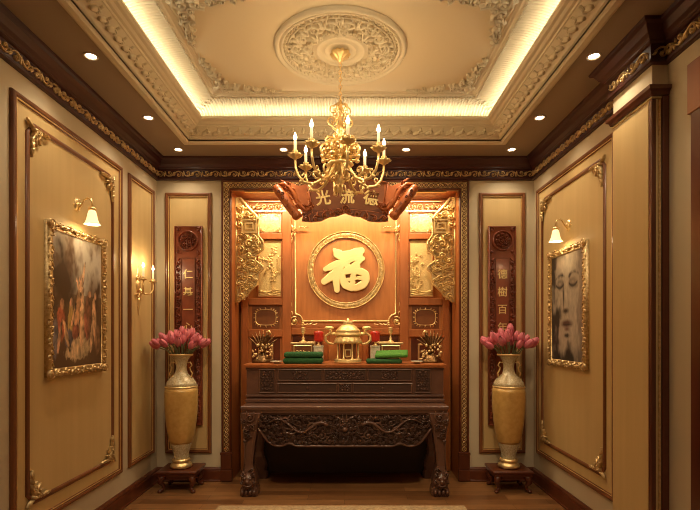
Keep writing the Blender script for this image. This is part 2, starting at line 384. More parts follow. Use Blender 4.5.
# crown around the room
RP = [(-W,YF),(XN,YF),(XN,P0),(XP,P0),(XP,P1),(W,P1),(W,YB),(-W,YB)]
cp = [(0,1.283),(.020,1.283),(.026,1.288),(.028,1.296),(.018,1.299),(.018,1.370),(.028,1.374),(.034,1.380),(.034,1.386),(.040,1.394),(.055,1.406),(.062,1.420),(.072,1.436),(.088,1.444),(.092,1.459),(0,1.459)]
crown = struct(M().sweep(RP, cp, FZ).build('trim_crown', 'mahogany2'))
def scrollband(m, F, L, hgt, pitch, w, h):
    k = max(1, int(round(L/pitch))); p = L/k
    pts = []
    for i in range(k*8+1):
        t = i/8; pts.append((t*p, hgt/2+ .30*hgt*sin(t*pi)))
    m.relief(F, pts, w, h)
    for i in range(k):
        u = (i+.5)*p; s_ = 1 if i % 2 == 0 else -1
        m.curl(F, u, hgt/2 - s_*hgt*.10, hgt*.30, (pi/2 if s_>0 else -pi/2)+.4, s_, 1.15, w, h, 10)
        m.leaf(F, u+p*.38, hgt*.5, hgt*.36, -s_*1.0, w*1.5, h); m.leaf(F, u-p*.38, hgt*.5, hgt*.36, pi+s_*1.0, w*1.5, h)
segs = [(RP[i], RP[(i+1)%8]) for i in range(8)]
for a, b in segs:
    if a[1] == YF and b[1] == YF: continue
    a = Vector(a); b = Vector(b); d = (b-a); L = d.length; d.normalize(); n = Vector((-d.y, d.x))
    A = Vector((a.x+n.x*.018, a.y+n.y*.018, CH+1.300))
    F = lambda u, v, w=0., A=A, d=d, n=n: A + Vector((d.x,d.y,0))*u + Vector((0,0,1))*v + Vector((n.x,n.y,0))*w
    m = M(); scrollband(m, F, L, .070, .078, .0085, .011); m.build('gold_scroll_band', 'antique', crown)
# baseboards
bp = [(0,.002),(.030,.002),(.030,.010),(.024,.016),(.022,.085),(.018,.094),(.020,.102),(.014,.112),(.008,.118),(0,.118)]
FW = XYZ
def base(name, path): struct(M().sweep(path, bp, FW, closed=False).build(name, 'mahogany'))
base('baseboard_left', [(-W,YB),(-W,YF)])
base('baseboard_back', [(-1.04,YB),(-W,YB)]); base('baseboard_back_right', [(W,YB),(1.04,YB)])
base('baseboard_right', [(XN,2.13),(XN,P0),(XP,P0),(XP,P1),(W,P1),(W,YB)])

# ------------------------------------------------------------------ wall panels
OUT = [(0,0),(0,.010),(.004,.018),(.012,.022),(.022,.020),(.026,.014),(.034,.012),(.038,.006),(.038,0)]
GOLDL = [(.029,.012),(.030,.0165),(.0335,.0165),(.0345,.010)]
INN = [(-.014,.003),(-.013,.012),(-.005,.017),(.004,.017),(.011,.012),(.014,.003)]
def rect(u0, v0, u1, v1): return [(u0,v0),(u1,v0),(u1,v1),(u0,v1)]
def corner_orn(F):
    m = M()
    m.curl(F, .028, .028, .030, 3.9, 1, 1.3, .013, .024, 13); m.curl(F, .050, .010, .016, 2, -1, 1.2, .009, .022, 10); m.curl(F, .010, .050, .016, -.5, 1, 1.2, .009, .022, 10)
    for q in range(5): m.leaf(F, .015, .015, .075, radians(-15+30*q), .018, .026, 0)
    for k in range(3):
        m.leaf(F, .05+.028*k, .002, .045, .35, .014, .022, -.5); m.leaf(F, .05+.028*k, -.002, .045, -.35, .014, .022, .5)
        m.leaf(F, .002, .05+.028*k, .045, pi/2-.35, .014, .022, .5); m.leaf(F, -.002, .05+.028*k, .045, pi/2+.35, .014, .022, -.5)
    m.leaf(F, 0, 0, .05, radians(225), .022, .024, 0); m.dome(F, .01, .01, .014, .030, 8)
    return m
def wall_panel(F, u0, v0, u1, v1, label, inner=None, cut=0.0):
    t = thing('wall_panel', label, 'wall panel', F(u0, v0, 0))
    M().box((u0+.02,v0+.02,.001), (u1-.02,v1-.02,.005), F).build('fabric_field', 'tan', t)
    m = M().sweep(rect(u0,v0,u1,v1), OUT, F); f = m.build('outer_moulding', 'redwood', t)
    M().sweep(rect(u0,v0,u1,v1), GOLDL, F).build('gold_fillet', 'gold', f)
    if inner:
        a, b, c, d = inner
        fr = M().sweep([(a+cut,b),(c-cut,b),(c,b+cut),(c,d-cut),(c-cut,d),(a+cut,d),(a,d-cut),(a,b+cut)], INN, F, smooth=True).build('inner_moulding', 'redwood', t)
        for (x, y, sxx, syy) in ((a,b,1,1),(c,b,-1,1),(c,d,-1,-1),(a,d,1,-1)):
            o = corner_orn(sub(F, x+sxx*cut*.35, y+syy*cut*.35, sxx, syy, 0, .012)).build('corner_ornament', 'antique', t)
            o['label'] = 'gilt leaf corner'
    return t
VB, VT = Hh(-.99), Hh(1.175)
wall_panel(FL, 2.31, VB, 3.43, VT, 'large tan wall panel around the figure painting, gilt corners', (2.43, VB+.125, 3.30, VT-.115), .05)
wall_panel(FL, 3.54, VB, 3.99, VT, 'narrow plain tan wall panel behind the twin candle sconce')
wall_panel(FL, 1.05, VB, 2.18, VT, 'tan wall panel on the left wall nearest the camera')
wall_panel(FR, 2.80, VB, 3.98, VT, 'large tan wall panel around the face portrait, gilt corners', (2.925, VB+.125, 3.87, VT-.115), .05)
wall_panel(FB, -1.515, Hh(-1.01), -1.125, Hh(1.18), 'narrow tan back wall panel behind the left carved plaque')
wall_panel(FB, 1.125, Hh(-1.01), 1.515, Hh(1.18), 'narrow tan back wall panel behind the right carved plaque')
# the pier: silk field wrapped by a wood frame
pt = thing('pier_cladding', 'tan pier panel with dark wood edge posts and moulded cap', 'wall panel', (XP,P0,0))
M().box((XP-.006,P0+.02,.12), (XP,P1-.005,Hh(1.10))).build('fabric_field', 'tan', pt)
cap = [(0,1.135),(.012,1.135),(.016,1.15),(.028,1.158),(.030,1.175),(0,1.18)]
M().sweep([(XN,P0),(XP,P0),(XP,P1),(W,P1)], cap, FZ, closed=False).build('cap_moulding', 'mahogany', pt)
M().sweep([(XN,P0),(XP,P0),(XP,P1),(W,P1)], [(0,1.120),(.006,1.121),(.006,1.127),(0,1.128)], FZ, closed=False).build('gold_fillet', 'antique', pt)
M().box((XP-.010,P0-.012,.118), (XP+.012,P0+.012,Hh(1.115))).box((XP+.042,P0-.014,.118), (XN-.001,P0,Hh(1.13))).build('edge_post', 'mahogany', pt, bevel=.003)
M().box((XP+.026,P0-.008,.118), (XP+.036,P0,Hh(1.115))).build('gold_strip', 'antique', pt)
M().box((XP+.013,P0-.004,.118), (XP+.025,P0,Hh(1.115))).build('fabric_edge', 'tan', pt)
# near door in the right wall
d = struct(thing('door_1', 'wooden door in the right wall nearest the camera', 'door', (XN,1.1,0)))
del d['label']; del d['category']
M().box((XN-.012,1.22,.005), (XN,2.02,Hh(.98))).build('door_leaf', 'capital', d)
m = M()
for (a,b,c,e) in ((1.15,0,1.23,Hh(1.15)),(2.02,0,2.115,Hh(1.15))): m.box((XN-.03,a,b+.002), (XN,c,e))
m.build('door_casing', 'mahogany', d, bevel=.004)
M().box((XN-.035,1.12,Hh(.96)), (XN,2.13,Hh(1.18))).build('door_header', 'capital', d, bevel=.004)
for (z0_,z1_) in ((.25,1.0),(1.15,2.05)):
    for (y0_,y1_) in ((1.30,1.58),(1.66,1.94)): M().sweep(rect(y0_,z0_,y1_,z1_), [(0,.012),(0,.022),(.02,.026),(.03,.014)], frame((XN,0,0),(0,1,0),(0,0,1),(-1,0,0))).build('door_panel', 'mahogany', d)
m = M().ball((XN-.05,1.29,1.02), .025); m.tube([(XN-.012,1.29,1.02),(XN-.05,1.29,1.02)], .01); m.build('door_handle', 'gold', d)

# ------------------------------------------------------------------ downlights
dl = []
def downlight(x, y, label, power=9, vis=True):
    t = thing('ceiling_downlight', label, 'downlight', (x,y,ZS), 'recessed downlights in the soffit')
    m = M().lathe([(.036,0),(.038,-.004),(.034,-.007),(.029,-.005),(.025,-.001)], (x,y,ZS), 28, cap=False); m.build('trim_ring', 'plaster', t)
    m = M().lathe([(.025,-.0015),(.016,-.003),(.002,-.004)], (x,y,ZS), 20); m.build('lamp_face', 'led', t)
    spot('downlight_lamp', (x,y,ZS-.015), power, 118, .85)
xs = 1.325
for s_, sn in ((-1,'left'),(1,'right')):
    downlight(s_*xs, 2.545, 'recessed downlight in the %s soffit nearest the camera' % sn)
    downlight(s_*xs, 3.27, 'recessed downlight halfway along the %s soffit' % sn)
    downlight(s_*xs, 3.84, 'recessed downlight in the far %s corner of the soffit' % sn)
    downlight(s_*.487, 3.84, 'recessed downlight in the far soffit just %s of the chandelier' % sn)
for s_, sn in ((-1,'left'),(1,'right')):  # unseen downlights added outside the view as fill light
    for y, k in ((1.75,'second'),(.9,'first'),(0.0,'last')): downlight(s_*(xs-.05), y, 'added fill downlight of the %s soffit behind the view, %s row' % (sn, k), 9)
for y in (1.4,): downlight(0, y, 'added fill downlight in the middle of the near soffit', 9)

for s_, sn in ((-1,'left'),(1,'right')):  # spots added out of view to brighten the altar front
    t = thing('added_fill_spotlight', 'unseen fill spotlight added to brighten the altar, %s of the middle, behind the view' % sn, 'spotlight', (s_*.55,1.75,ZS), 'fill spotlights added for the altar')
    M().lathe([(.046,0),(.048,-.005),(.040,-.010),(.034,-.004)], (s_*.55,1.75,ZS), 28, cap=False).build('trim_ring', 'plaster', t)
    M().lathe([(.034,-.002),(.02,-.004),(.002,-.005)], (s_*.55,1.75,ZS), 20).build('lamp_face', 'led', t)
    spot('altar_fill_spot', (s_*.55,1.75,ZS-.02), 60, 62, .9, (1,.76,.46), .04, (radians(50),0,radians(s_*8)))
# ------------------------------------------------------------------ niche surround
t = thing('niche_surround', 'mahogany surround of the altar niche with gold interlaced border', 'niche frame', (0,YB,0))
so, si, st, stt = 1.04, .955, Hh(1.282), Hh(1.200)
pr = [(0,0),(0,.018),(.006,.026),(.014,.026),(.018,.020),(.066,.020),(.070,.026),(.078,.026),(.085,.016),(.085,0)]
path = [(so,.24),(so,st),(-so,st),(-so,.24)]
M().sweep(path, pr, FB, closed=False).build('moulding', 'mahogany', t)
def guilloche(m, F, L, hgt, pitch, w, h):
    k = int(round(L/pitch)); p = L/k
    for s_ in (1,-1):
        m.relief(F, [(i/8*p, hgt/2 + s_*hgt*.36*sin(i/8*pi)) for i in range(k*8+1)], w, h)
    for i in range(k): m.dome(F, (i+.5)*p, hgt/2, w*.8, h, 6)
    m.relief(F, [(0,0),(L,0)], w*.7, h*.8); m.relief(F, [(0,hgt),(L,hgt)], w*.7, h*.8)
for A, U, V, L in (((-so+.020,YB-.020,.25),(0,0,1),(1,0,0),st-.25-.02),((so-.066,YB-.020,.25),(0,0,1),(1,0,0),st-.25-.02),((-so+.02,YB-.020,st-.066),(1,0,0),(0,0,1),2*so-.04)):
    m = M(); guilloche(m, frame(A,U,V,(0,-1,0)), L, .046, .040, .0085, .007); m.build('gold_border', 'antique', t)
for s_ in (-1,1):
    x0, x1 = sorted((s_*.948, s_*1.048))
    m = M().box((x0,YB-.034,.004), (x1,YB,.10)).box((x0+.004,YB-.030,.10), (x1-.004,YB,.225)).box((x0,YB-.034,.225), (x1,YB,.245)); m.build('plinth_block', 'mahogany', t, bevel=.004)

# ------------------------------------------------------------------ altar screen inside the niche
Zs = 4.33
FS = frame((0,Zs,0), (1,0,0), (0,0,1), (0,-1,0))
X = lambda px: sx(px, Zs); Z_ = lambda py: sz(py, Zs)
xc = 0.0
scn = thing('altar_screen', 'tall orange wood panelled screen filling the niche behind the altar', 'altar screen', (0,Zs,0))
M().box((-.945,0.005,-.05), (.945,NT-.004,-.02), FS).build('back_board', 'orange', scn)
zb = .70
def bar(m, x0, x1, z0, z1, w0=-.02, w1=.012): m.box((x0,z0,w0), (x1,z1,w1), FS)
# stiles
for s_ in (-1,1):
    for (a, b, w1) in ((.87,.925,.012),(.486,.565,.016)):
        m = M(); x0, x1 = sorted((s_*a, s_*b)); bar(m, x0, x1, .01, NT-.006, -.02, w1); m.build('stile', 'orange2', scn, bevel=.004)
    x0, x1 = sorted((s_*.565, s_*.87))
    for zz0, zz1 in ((Hh(.84),Hh(.895)),(Hh(.25),Hh(.31)),(Hh(-.035),Hh(.03)),(Hh(-.30),Hh(-.26))):
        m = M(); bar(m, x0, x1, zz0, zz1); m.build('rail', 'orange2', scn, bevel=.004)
    x0, x1 = sorted((s_*.15, s_*.486))
    m = M(); bar(m, x0, x1, Hh(-.015), Hh(.045)); m.build('rail', 'orange2', scn, bevel=.004)
m = M(); bar(m, -.486, .486, Hh(.045), Hh(.075), -.02, .006); m.build('rail', 'orange2', scn, bevel=.004)
# posts flanking the centre bay low down
for s_ in (-1,1):
    x0, x1 = sorted((s_*.15, s_*.20)); m = M(); bar(m, x0, x1, Hh(-.3), Hh(.043), -.02, .017); m.build('stile', 'orange2', scn, bevel=.004)
# gold reliefs
def tree_relief(m, F, w, h, seed, mir):
    rnd = random.Random(seed)
    def grow(u, v, a, L, wd, dep):
        pts = []; aa = a; x, y = u, v
        for i in range(6):
            pts.append((x, y)); aa += rnd.uniform(-.35,.35); x += cos(aa)*L/5; y += sin(aa)*L/5
            x = min(max(x,.008),w-.008); y = min(max(y,.01),h-.012)
        m.relief(F, pts, [wd*(1-.12*i) for i in range(6)], .012)
        for (px_, py_) in pts[1:]:
            for q in range(2):
                an = rnd.uniform(0,2*pi); m.leaf(F, px_, py_, min(.03,.15*w), an, .012, .012)
        if dep > 0:
            for q in range(2 if dep<3 else 3): grow(pts[-1-q][0], pts[-1-q][1], aa+rnd.uniform(-1.1,1.1), L*.72, wd*.7, dep-1)
    grow(w*.62, .03, 1.7, h*.35, .015, 3)
    for q in range(5): m.curl(F, rnd.uniform(.02,w-.02), rnd.uniform(.3*h,h*.9), .014, rnd.uniform(0,6), 1, 1.2, .008, .012, 9)
xa, xb = .582, .782
for s_, sd in ((-1,3),(1,8)):
    F = sub(FS, s_*xb, Hh(.33), -s_, 1, 0, -.012) if True else None
    p = M().box((0,0,-.008), (xb-xa,.50,.0), F).build('gold_relief_panel', 'goldrelief', scn)
    m = M(); tree_relief(m, F, xb-xa, .50, sd, s_); m.build('tree_relief', 'goldrelief', p); m = M()
    for k in range(3): m.relief(F, [((xb-xa)*i/8, .018+.014*k+.010*sin(i*.9+k)) for i in range(9)], .012, .010)
    m.build('wave_relief', 'goldrelief', p)
    M().sweep(rect(0,0,xb-xa,.50), [(-.012,-.008),(-.012,.008),(-.003,.010),(0,0)] if s_<0 else [(-.012,-.008),(-.012,.008),(-.003,.010),(0,0)], F).build('panel_moulding', 'orange2', p)
    # upper small gold panel
    F = sub(FS, s_*xb, Hh(.905), -s_, 1, 0, -.012)
    p = M().box((0,0,-.008), (xb-xa,.17,.0), F).build('gold_plaque', 'antique', scn)
    m = M()
    for (u,v,su_,sv_) in ((0,0,1,1),(.2,0,-1,1),(0,.17,1,-1),(.2,.17,-1,-1)):
        G = sub(F, u, v, su_, sv_); m.curl(G, .024,.02,.014,4,1,1.2,.007,.008,9); m.leaf(G,.035,.012,.03,.1,.008,.008); m.leaf(G,.012,.03,.03,1.4,.008,.008)
    m.build('plaque_scrolls', 'gold', p)
    # fretwork head
    F = sub(FS, s_*.865, Hh(1.085), -s_, 1, 0, .0)
    m = M().box((0,0,0), (.33,.008,.02), F).box((0,.085,0), (.33,.093,.02), F)
    for q in range(6):
        m.curl(F, .03+.055*q, .046, .026, q*2.1, 1 if q%2 else -1, 1.3, .010, .018, 11, tail=.02); m.leaf(F, .03+.055*q, .03, .04, .5+q, .012, .016)
    m.build('fretwork_head', 'gold', scn)
    # oval framed panel
    x0, x1 = .590, .845
    F = sub(FS, s_*x1, Hh(.035), -s_, 1, 0, -.018); w_, h_ = x1-x0, .21
    M().box((.005,.005,-.004), (w_-.005,h_-.005,.003), F).build('recess_panel', 'redwood', scn)
    m = M(); cx_, cy_ = w_/2, h_/2
    pts = []
    for i in range(40):
        a = 2*pi*i/40; c_, s2 = cos(a), sin(a)
        pts.append((cx_+.092*abs(c_)**.6*(1 if c_>0 else -1), cy_+.070*abs(s2)**.6*(1 if s2>0 else -1)))
    m.relief(F, pts+pts[:1], .009, .012)
    for i in range(20):
        x_, y_ = pts[i*2]; a = 2*pi*i/20
        m.leaf(F, x_, y_, .022, a, .012, .010); m.dome(F, x_+.006*cos(a), y_+.006*sin(a), .006, .013, 6)
    m.build('gold_oval_frame', 'gold', scn)
    # low cubbies: dark recess with gold frame
    for (x0, x1, z0_, z1_) in ((.590,.845,Hh(-.25),Hh(-.045)),(.21,.476,Hh(-.25),Hh(-.025))):
        F = sub(FS, s_*x1, z0_, -s_, 1, 0, -.018); w_, h_ = x1-x0, z1_-z0_
        M().box((.0,.0,-.001), (w_,h_,.003), F).build('cubby_back', 'mahogany', scn)
        m = M().sweep(rect(.06,.01,w_-.06,h_-.05), [(0,.003),(0,.014),(.006,.018),(.014,.014),(.016,.003)], F)
        for q in range(4): m.curl(F, w_*(.36+.1*q), h_*.4, .014, q, 1, 1.1, .007, .014, 8)
        m.build('gold_cubby_frame', 'gold', scn)
# centre bay: thin gold frame with curled corners
cy0, cy1, cxh = Hh(.105), Hh(1.11), .452
path = []
def arcpts(cx_, cy_, r, a0, a1, n=7): return [(cx_+r*cos(a0+(a1-a0)*i/(n-1)), cy_+r*sin(a0+(a1-a0)*i/(n-1))) for i in range(n)]
rr = .065
path += arcpts(-cxh, cy0, rr, pi/2, 0)[::1]
path += arcpts(cxh, cy0, rr, pi, pi/2)
path += arcpts(cxh, cy1, rr, 3*pi/2, pi)
path += arcpts(-cxh, cy1, rr, 0, -pi/2)
M().sweep(path, [(-.007,-.02),(-.007,-.010),(-.003,-.006),(.003,-.006),(.007,-.010),(.007,-.02)], FS, smooth=True).build('gold_line_frame', 'gold', scn)
for (u,v,su_,sv_) in ((-cxh,cy0,1,1),(cxh,cy0,-1,1),(-cxh,Hh(.93),1,-1),(cxh,Hh(.93),-1,-1)):
    big = 1.35 if v < Hh(.5) else .8; F = (lambda a, b, c=0., u=u, v=v, su_=su_, sv_=sv_, big=big: FS(u+su_*a*big-su_*.006*big, v+sv_*b*big, c+.014-.019*(big>1))); m = M()
    m.curl(F, .0, .0, .032, 1, 1, 1.6, .011, .018, 16); m.curl(F, -.025, .055, .016, -1, 1, 1.2, .008, .016, 10); m.curl(F, .055, -.022, .014, 2, -1, 1.2, .008, .016, 10)
    for q in range(3): m.leaf(F, -.028, .06+.03*q, .04, 1.5-.4*(q%2), .012, .015); m.leaf(F, .06+.03*q, -.024, .035, .2*(q%2), .010, .014)
    m.leaf(F, -.01, -.01, .045, radians(225), .018, .016); m.dome(F, 0, 0, .014, .022, 8)
    m.build('gold_corner_scroll', 'gold', scn)
# emblem ring and character
ex, ez = sx(346, Zs), sz(270, Zs)
rg = M().ring(sub(FS,0,0,1,1,0,-.021), ex, ez, .320, .052, .012, 72)
rg = rg.build('emblem_ring', 'antique', scn)
m = M(); F = sub(FS, 0, 0, 1, 1, 0, -.014)
m.ring(F, ex, ez, .344, .009, .014, 72); m.ring(F, ex, ez, .296, .009, .014, 72)
n_ = 44
for i in range(n_):
    a = 2*pi*i/n_
    G = lambda u, v, w=0., a=a: F(ex+(.320+v)*cos(a+u/.320), ez+(.320+v)*sin(a+u/.320), w)
    m.relief(G, [(-.018,-.013),(.012,-.013),(.012,.008),(-.006,.008),(-.006,-.003),(.002,-.003)], .0045, .011)
m.build('ring_fretwork', 'gold', rg)
S = [[(178,105,22),(200,132,66),(235,165,44),(250,175,25)],
     [(232,142,46),(290,140,52),(340,122,56),(374,112,42)],
     [(250,165,34),(300,150,44),(372,142,22)],
     [(236,195,24),(200,205,44),(150,232,46),(112,246,30)],
     [(250,200,24),(218,240,46),(165,295,58),(104,336,42)],
     [(186,262,40),(190,320,50),(196,398,36)],
     [(205,262,30),(228,300,34),(236,350,26)],
     [(266,186,24),(268,214,46),(276,238,40)],
     [(262,200,26),(320,172,30),(384,170,30)],
     [(384,170,28),(352,196,38),(312,232,40)],
     [(236,262,18),(290,240,40),(350,224,30)],
     [(246,262,24),(238,310,36),(256,362,54),(300,384,40)],
     [(262,272,22),(310,262,34),(366,262,48),(404,282,48),(412,322,46),(386,360,54),(336,384,44),(282,384,30)],
     [(322,262,34),(310,322,38),(306,384,40)],
     [(268,326,24),(340,312,20),(404,312,34)]]
m = M()
for k, st_ in enumerate(S):
    P = []
    for i in range(len(st_)-1):
        a, b = st_[i], st_[i+1]
        for q in range(6):
            t_ = q/6; P.append(tuple(a[j]+(b[j]-a[j])*t_ for j in range(3)))
    P.append(st_[-1])
    pts = [(ex + (p[0]-262)/7.29*Zs/483, ez - (p[1]-252)/7.29*Zs/483) for p in P]
    # soften the joints
    for _ in range(2): pts = [pts[0]]+[((pts[i-1][0]+2*pts[i][0]+pts[i+1][0])/4,(pts[i-1][1]+2*pts[i][1]+pts[i+1][1])/4) for i in range(1,len(pts)-1)]+[pts[-1]]
    ws = [p[2]*1.13/7.29*Zs/483 for p in P]
    rows = []
    K = len(pts)
    for i,(u,v) in enumerate(pts):
        u0,v0 = pts[max(i-1,0)]; u1,v1 = pts[min(i+1,K-1)]; dx,dy = u1-u0,v1-v0; L = math.hypot(dx,dy); nx,ny = -dy/L,dx/L; w_ = ws[i]
        rows.append([F(u+nx*w_*a, v+ny*w_*a, b+.0002*k) for a,b in ((-.5,0),(-.5,.022),(-.42,.027),(.42,.027),(.5,.022),(.5,0))])
    m.grid(rows, smooth=False, cap=True)
    for e, w_ in ((pts[0],ws[0]),(pts[-1],ws[-1])):
        poly = [(e[0]+w_*.5*cos(2*pi*j/16), e[1]+w_*.5*sin(2*pi*j/16)) for j in range(16)]
        m.prism(poly, F, 0, .0265+.0002*k)
ch = m.build('fortune_character', 'glyph', scn); ch['label'] = 'raised gold brushwork character'

# text helper (built-in font, turned into mesh)
def glyph(char, F, u, v, size, depth, mname, parent, name='character', bold=.012):
    cu = bpy.data.curves.new('glyph', 'FONT'); cu.body = char; cu.size = 1; cu.align_x = 'CENTER'; cu.align_y = 'CENTER'; cu.extrude = .02; cu.offset = bold; cu.resolution_u = 4
    o = bpy.data.objects.new('glyph_tmp', cu); C.objects.link(o)
    bpy.context.view_layer.update()
    dg = bpy.context.evaluated_depsgraph_get(); me = bpy.data.meshes.new_from_object(o.evaluated_get(dg))
    vs = [v_.co.copy() for v_ in me.vertices]; fs = [tuple(p.vertices) for p in me.polygons]
    C.objects.unlink(o); bpy.data.objects.remove(o); bpy.data.meshes.remove(me)
    if not vs: return None
    x0 = min(a.x for a in vs); x1 = max(a.x for a in vs); y0 = min(a.y for a in vs); y1 = max(a.y for a in vs)
    k = size
    m = M(); m.add([F(u+(a.x-(x0+x1)/2)*k, v+(a.y-(y0+y1)/2)*k, depth*(a.z+.02)/.04) for a in vs], fs, False)
    return m.build(name, mname, parent)

# ------------------------------------------------------------------ gold carved wings at the niche front
def wing(s_, label):
    FWg = sub(frame((0,4.19,0),(1,0,0),(0,0,1),(0,-1,0)), s_*.950, Hh(.265), -s_, 1)
    # outline from the hinge side outwards, metres; top at 0.92
    H_ = .905
    t = thing('carved_wing', label, 'carved bracket', FWg(0,0,0), 'pair of gilt carved wings in the niche')
    outl = [(0,0),(0,H_),(.045,H_),(.18,.755),(.205,.72),(.195,.66),(.195,.60),(.20,.575),(.23,.54),(.245,.50),(.235,.455),(.205,.43),(.175,.405),(.17,.365),(.20,.34),(.235,.315),(.24,.285),(.205,.255),(.20,.20),(.185,.155),(.15,.12),(.12,.09),(.10,.055),(.06,.035),(.03,.005)]
    def inside(u, v):
        c = False; n = len(outl); j = n-1
        for i in range(n):
            (xi,yi),(xj,yj) = outl[i], outl[j]
            if (yi>v)!=(yj>v) and u < (xj-xi)*(v-yi)/(yj-yi)+xi: c = not c
            j = i
        return c
    m = M(); m.prism(outl, FWg, -.008, 0.0); m.build('carved_ground', 'antique', t)
    m = M(); m.relief(FWg, outl+[outl[0]], .013, .020); m.relief(FWg, [(.045,H_-.01),(.185,.735)], .022, .026)
    m.sweep(rect(.05,.60,.185,.72), [(0,0),(0,.018),(.012,.018),(.012,0)], FWg); m.sweep(rect(.08,.63,.155,.69), [(0,0),(0,.016),(.010,.016),(.010,0)], FWg)
    m.relief(FWg, [(.004,0),(.004,H_)], .014, .020)
    m.build('rim', 'gold', t)
    rnd = random.Random(11); m = M(); pl = []
    for _ in range(4000):
        u, v, R = rnd.uniform(0,.25), rnd.uniform(0,H_), rnd.uniform(.022,.042)
        if .59 < v < .73 and u > .04: continue
        if all(inside(u+R*cos(a), v+R*sin(a)) for a in (0,1.57,3.14,4.71)) and all(math.hypot(u-a,v-b) > (R+c)*.86 for a,b,c in pl): pl.append((u,v,R))
    for u, v, R in pl:
        m.curl(FWg, u, v, R*.8, rnd.uniform(0,6.3), rnd.choice((1,-1)), 1.15, R*.50, .030, 12, tail=R*.9)
        for q in range(3): a = rnd.uniform(0,6.3); m.leaf(FWg, u+R*.5*cos(a), v+R*.5*sin(a), R*1.2, a, R*.5, .024)
    # a few long sweeping cloud strokes
    for k in range(5):
        y0_ = .12+.09*k; m.relief(FWg, [(.02+.030*i, y0_+.02*sin(i*1.1+k)+.006*i) for i in range(7)], [.006,.012,.014,.014,.012,.009,.004], .022)
    m.build('scrollwork', 'goldrelief', t)
wing(-1, 'gilt carved wing bracket on the left side of the altar niche')
wing(1, 'gilt carved wing bracket on the right side of the altar niche')

# ------------------------------------------------------------------ banner over the niche
Zn = 3.95
t = thing('carved_banner', 'carved orange wood banner with gold characters and dragon scroll ends above the altar', 'signboard', (0,Zn,sz(215,Zn)))
FN = frame((0,Zn,0), (1,0,0), (0,0,1), (0,-1,0))
bx = lambda px: sx(px-1, Zn); bz = lambda py: sz(py, Zn)
# fan board: two arcs
def arc_y(px, mid, edge, half=42.): q = (px-348)/half; return mid + (edge-mid)*q*q
n_ = 17
topp = [(308+ (389-308)*i/(n_-1)) for i in range(n_)]
rows = []
for dz_, w_ in ((0,.02),(1,.02)):
    pass
poly = [(bx(p), bz(arc_y(p,179,183))) for p in topp] + [(bx(348+(p-348)*.86), bz(arc_y(p,210,214))) for p in topp[::-1]]
M().prism(poly, FN, -.03, .0).build('fan_board', 'banner', t, bevel=.002)
M().relief(FN, poly+[poly[0]], .012, .012).build('board_rim', 'dragon', t)
for c_, px_, py_, an in (('光',324,198,.14),('流',348,196.5,0),('德',372,198,-.14)):
    G = sub(FN, bx(px_), bz(py_), 1, 1, an, .001); glyph(c_, G, 0, 0, .125, .012, 'glyph', t, bold=.022)
# bracket behind the board to the lintel
M().box((-.25,Zn+.028,bz(205)), (.25,YB-.015,bz(190))).build('wall_bracket', 'mahogany', t)
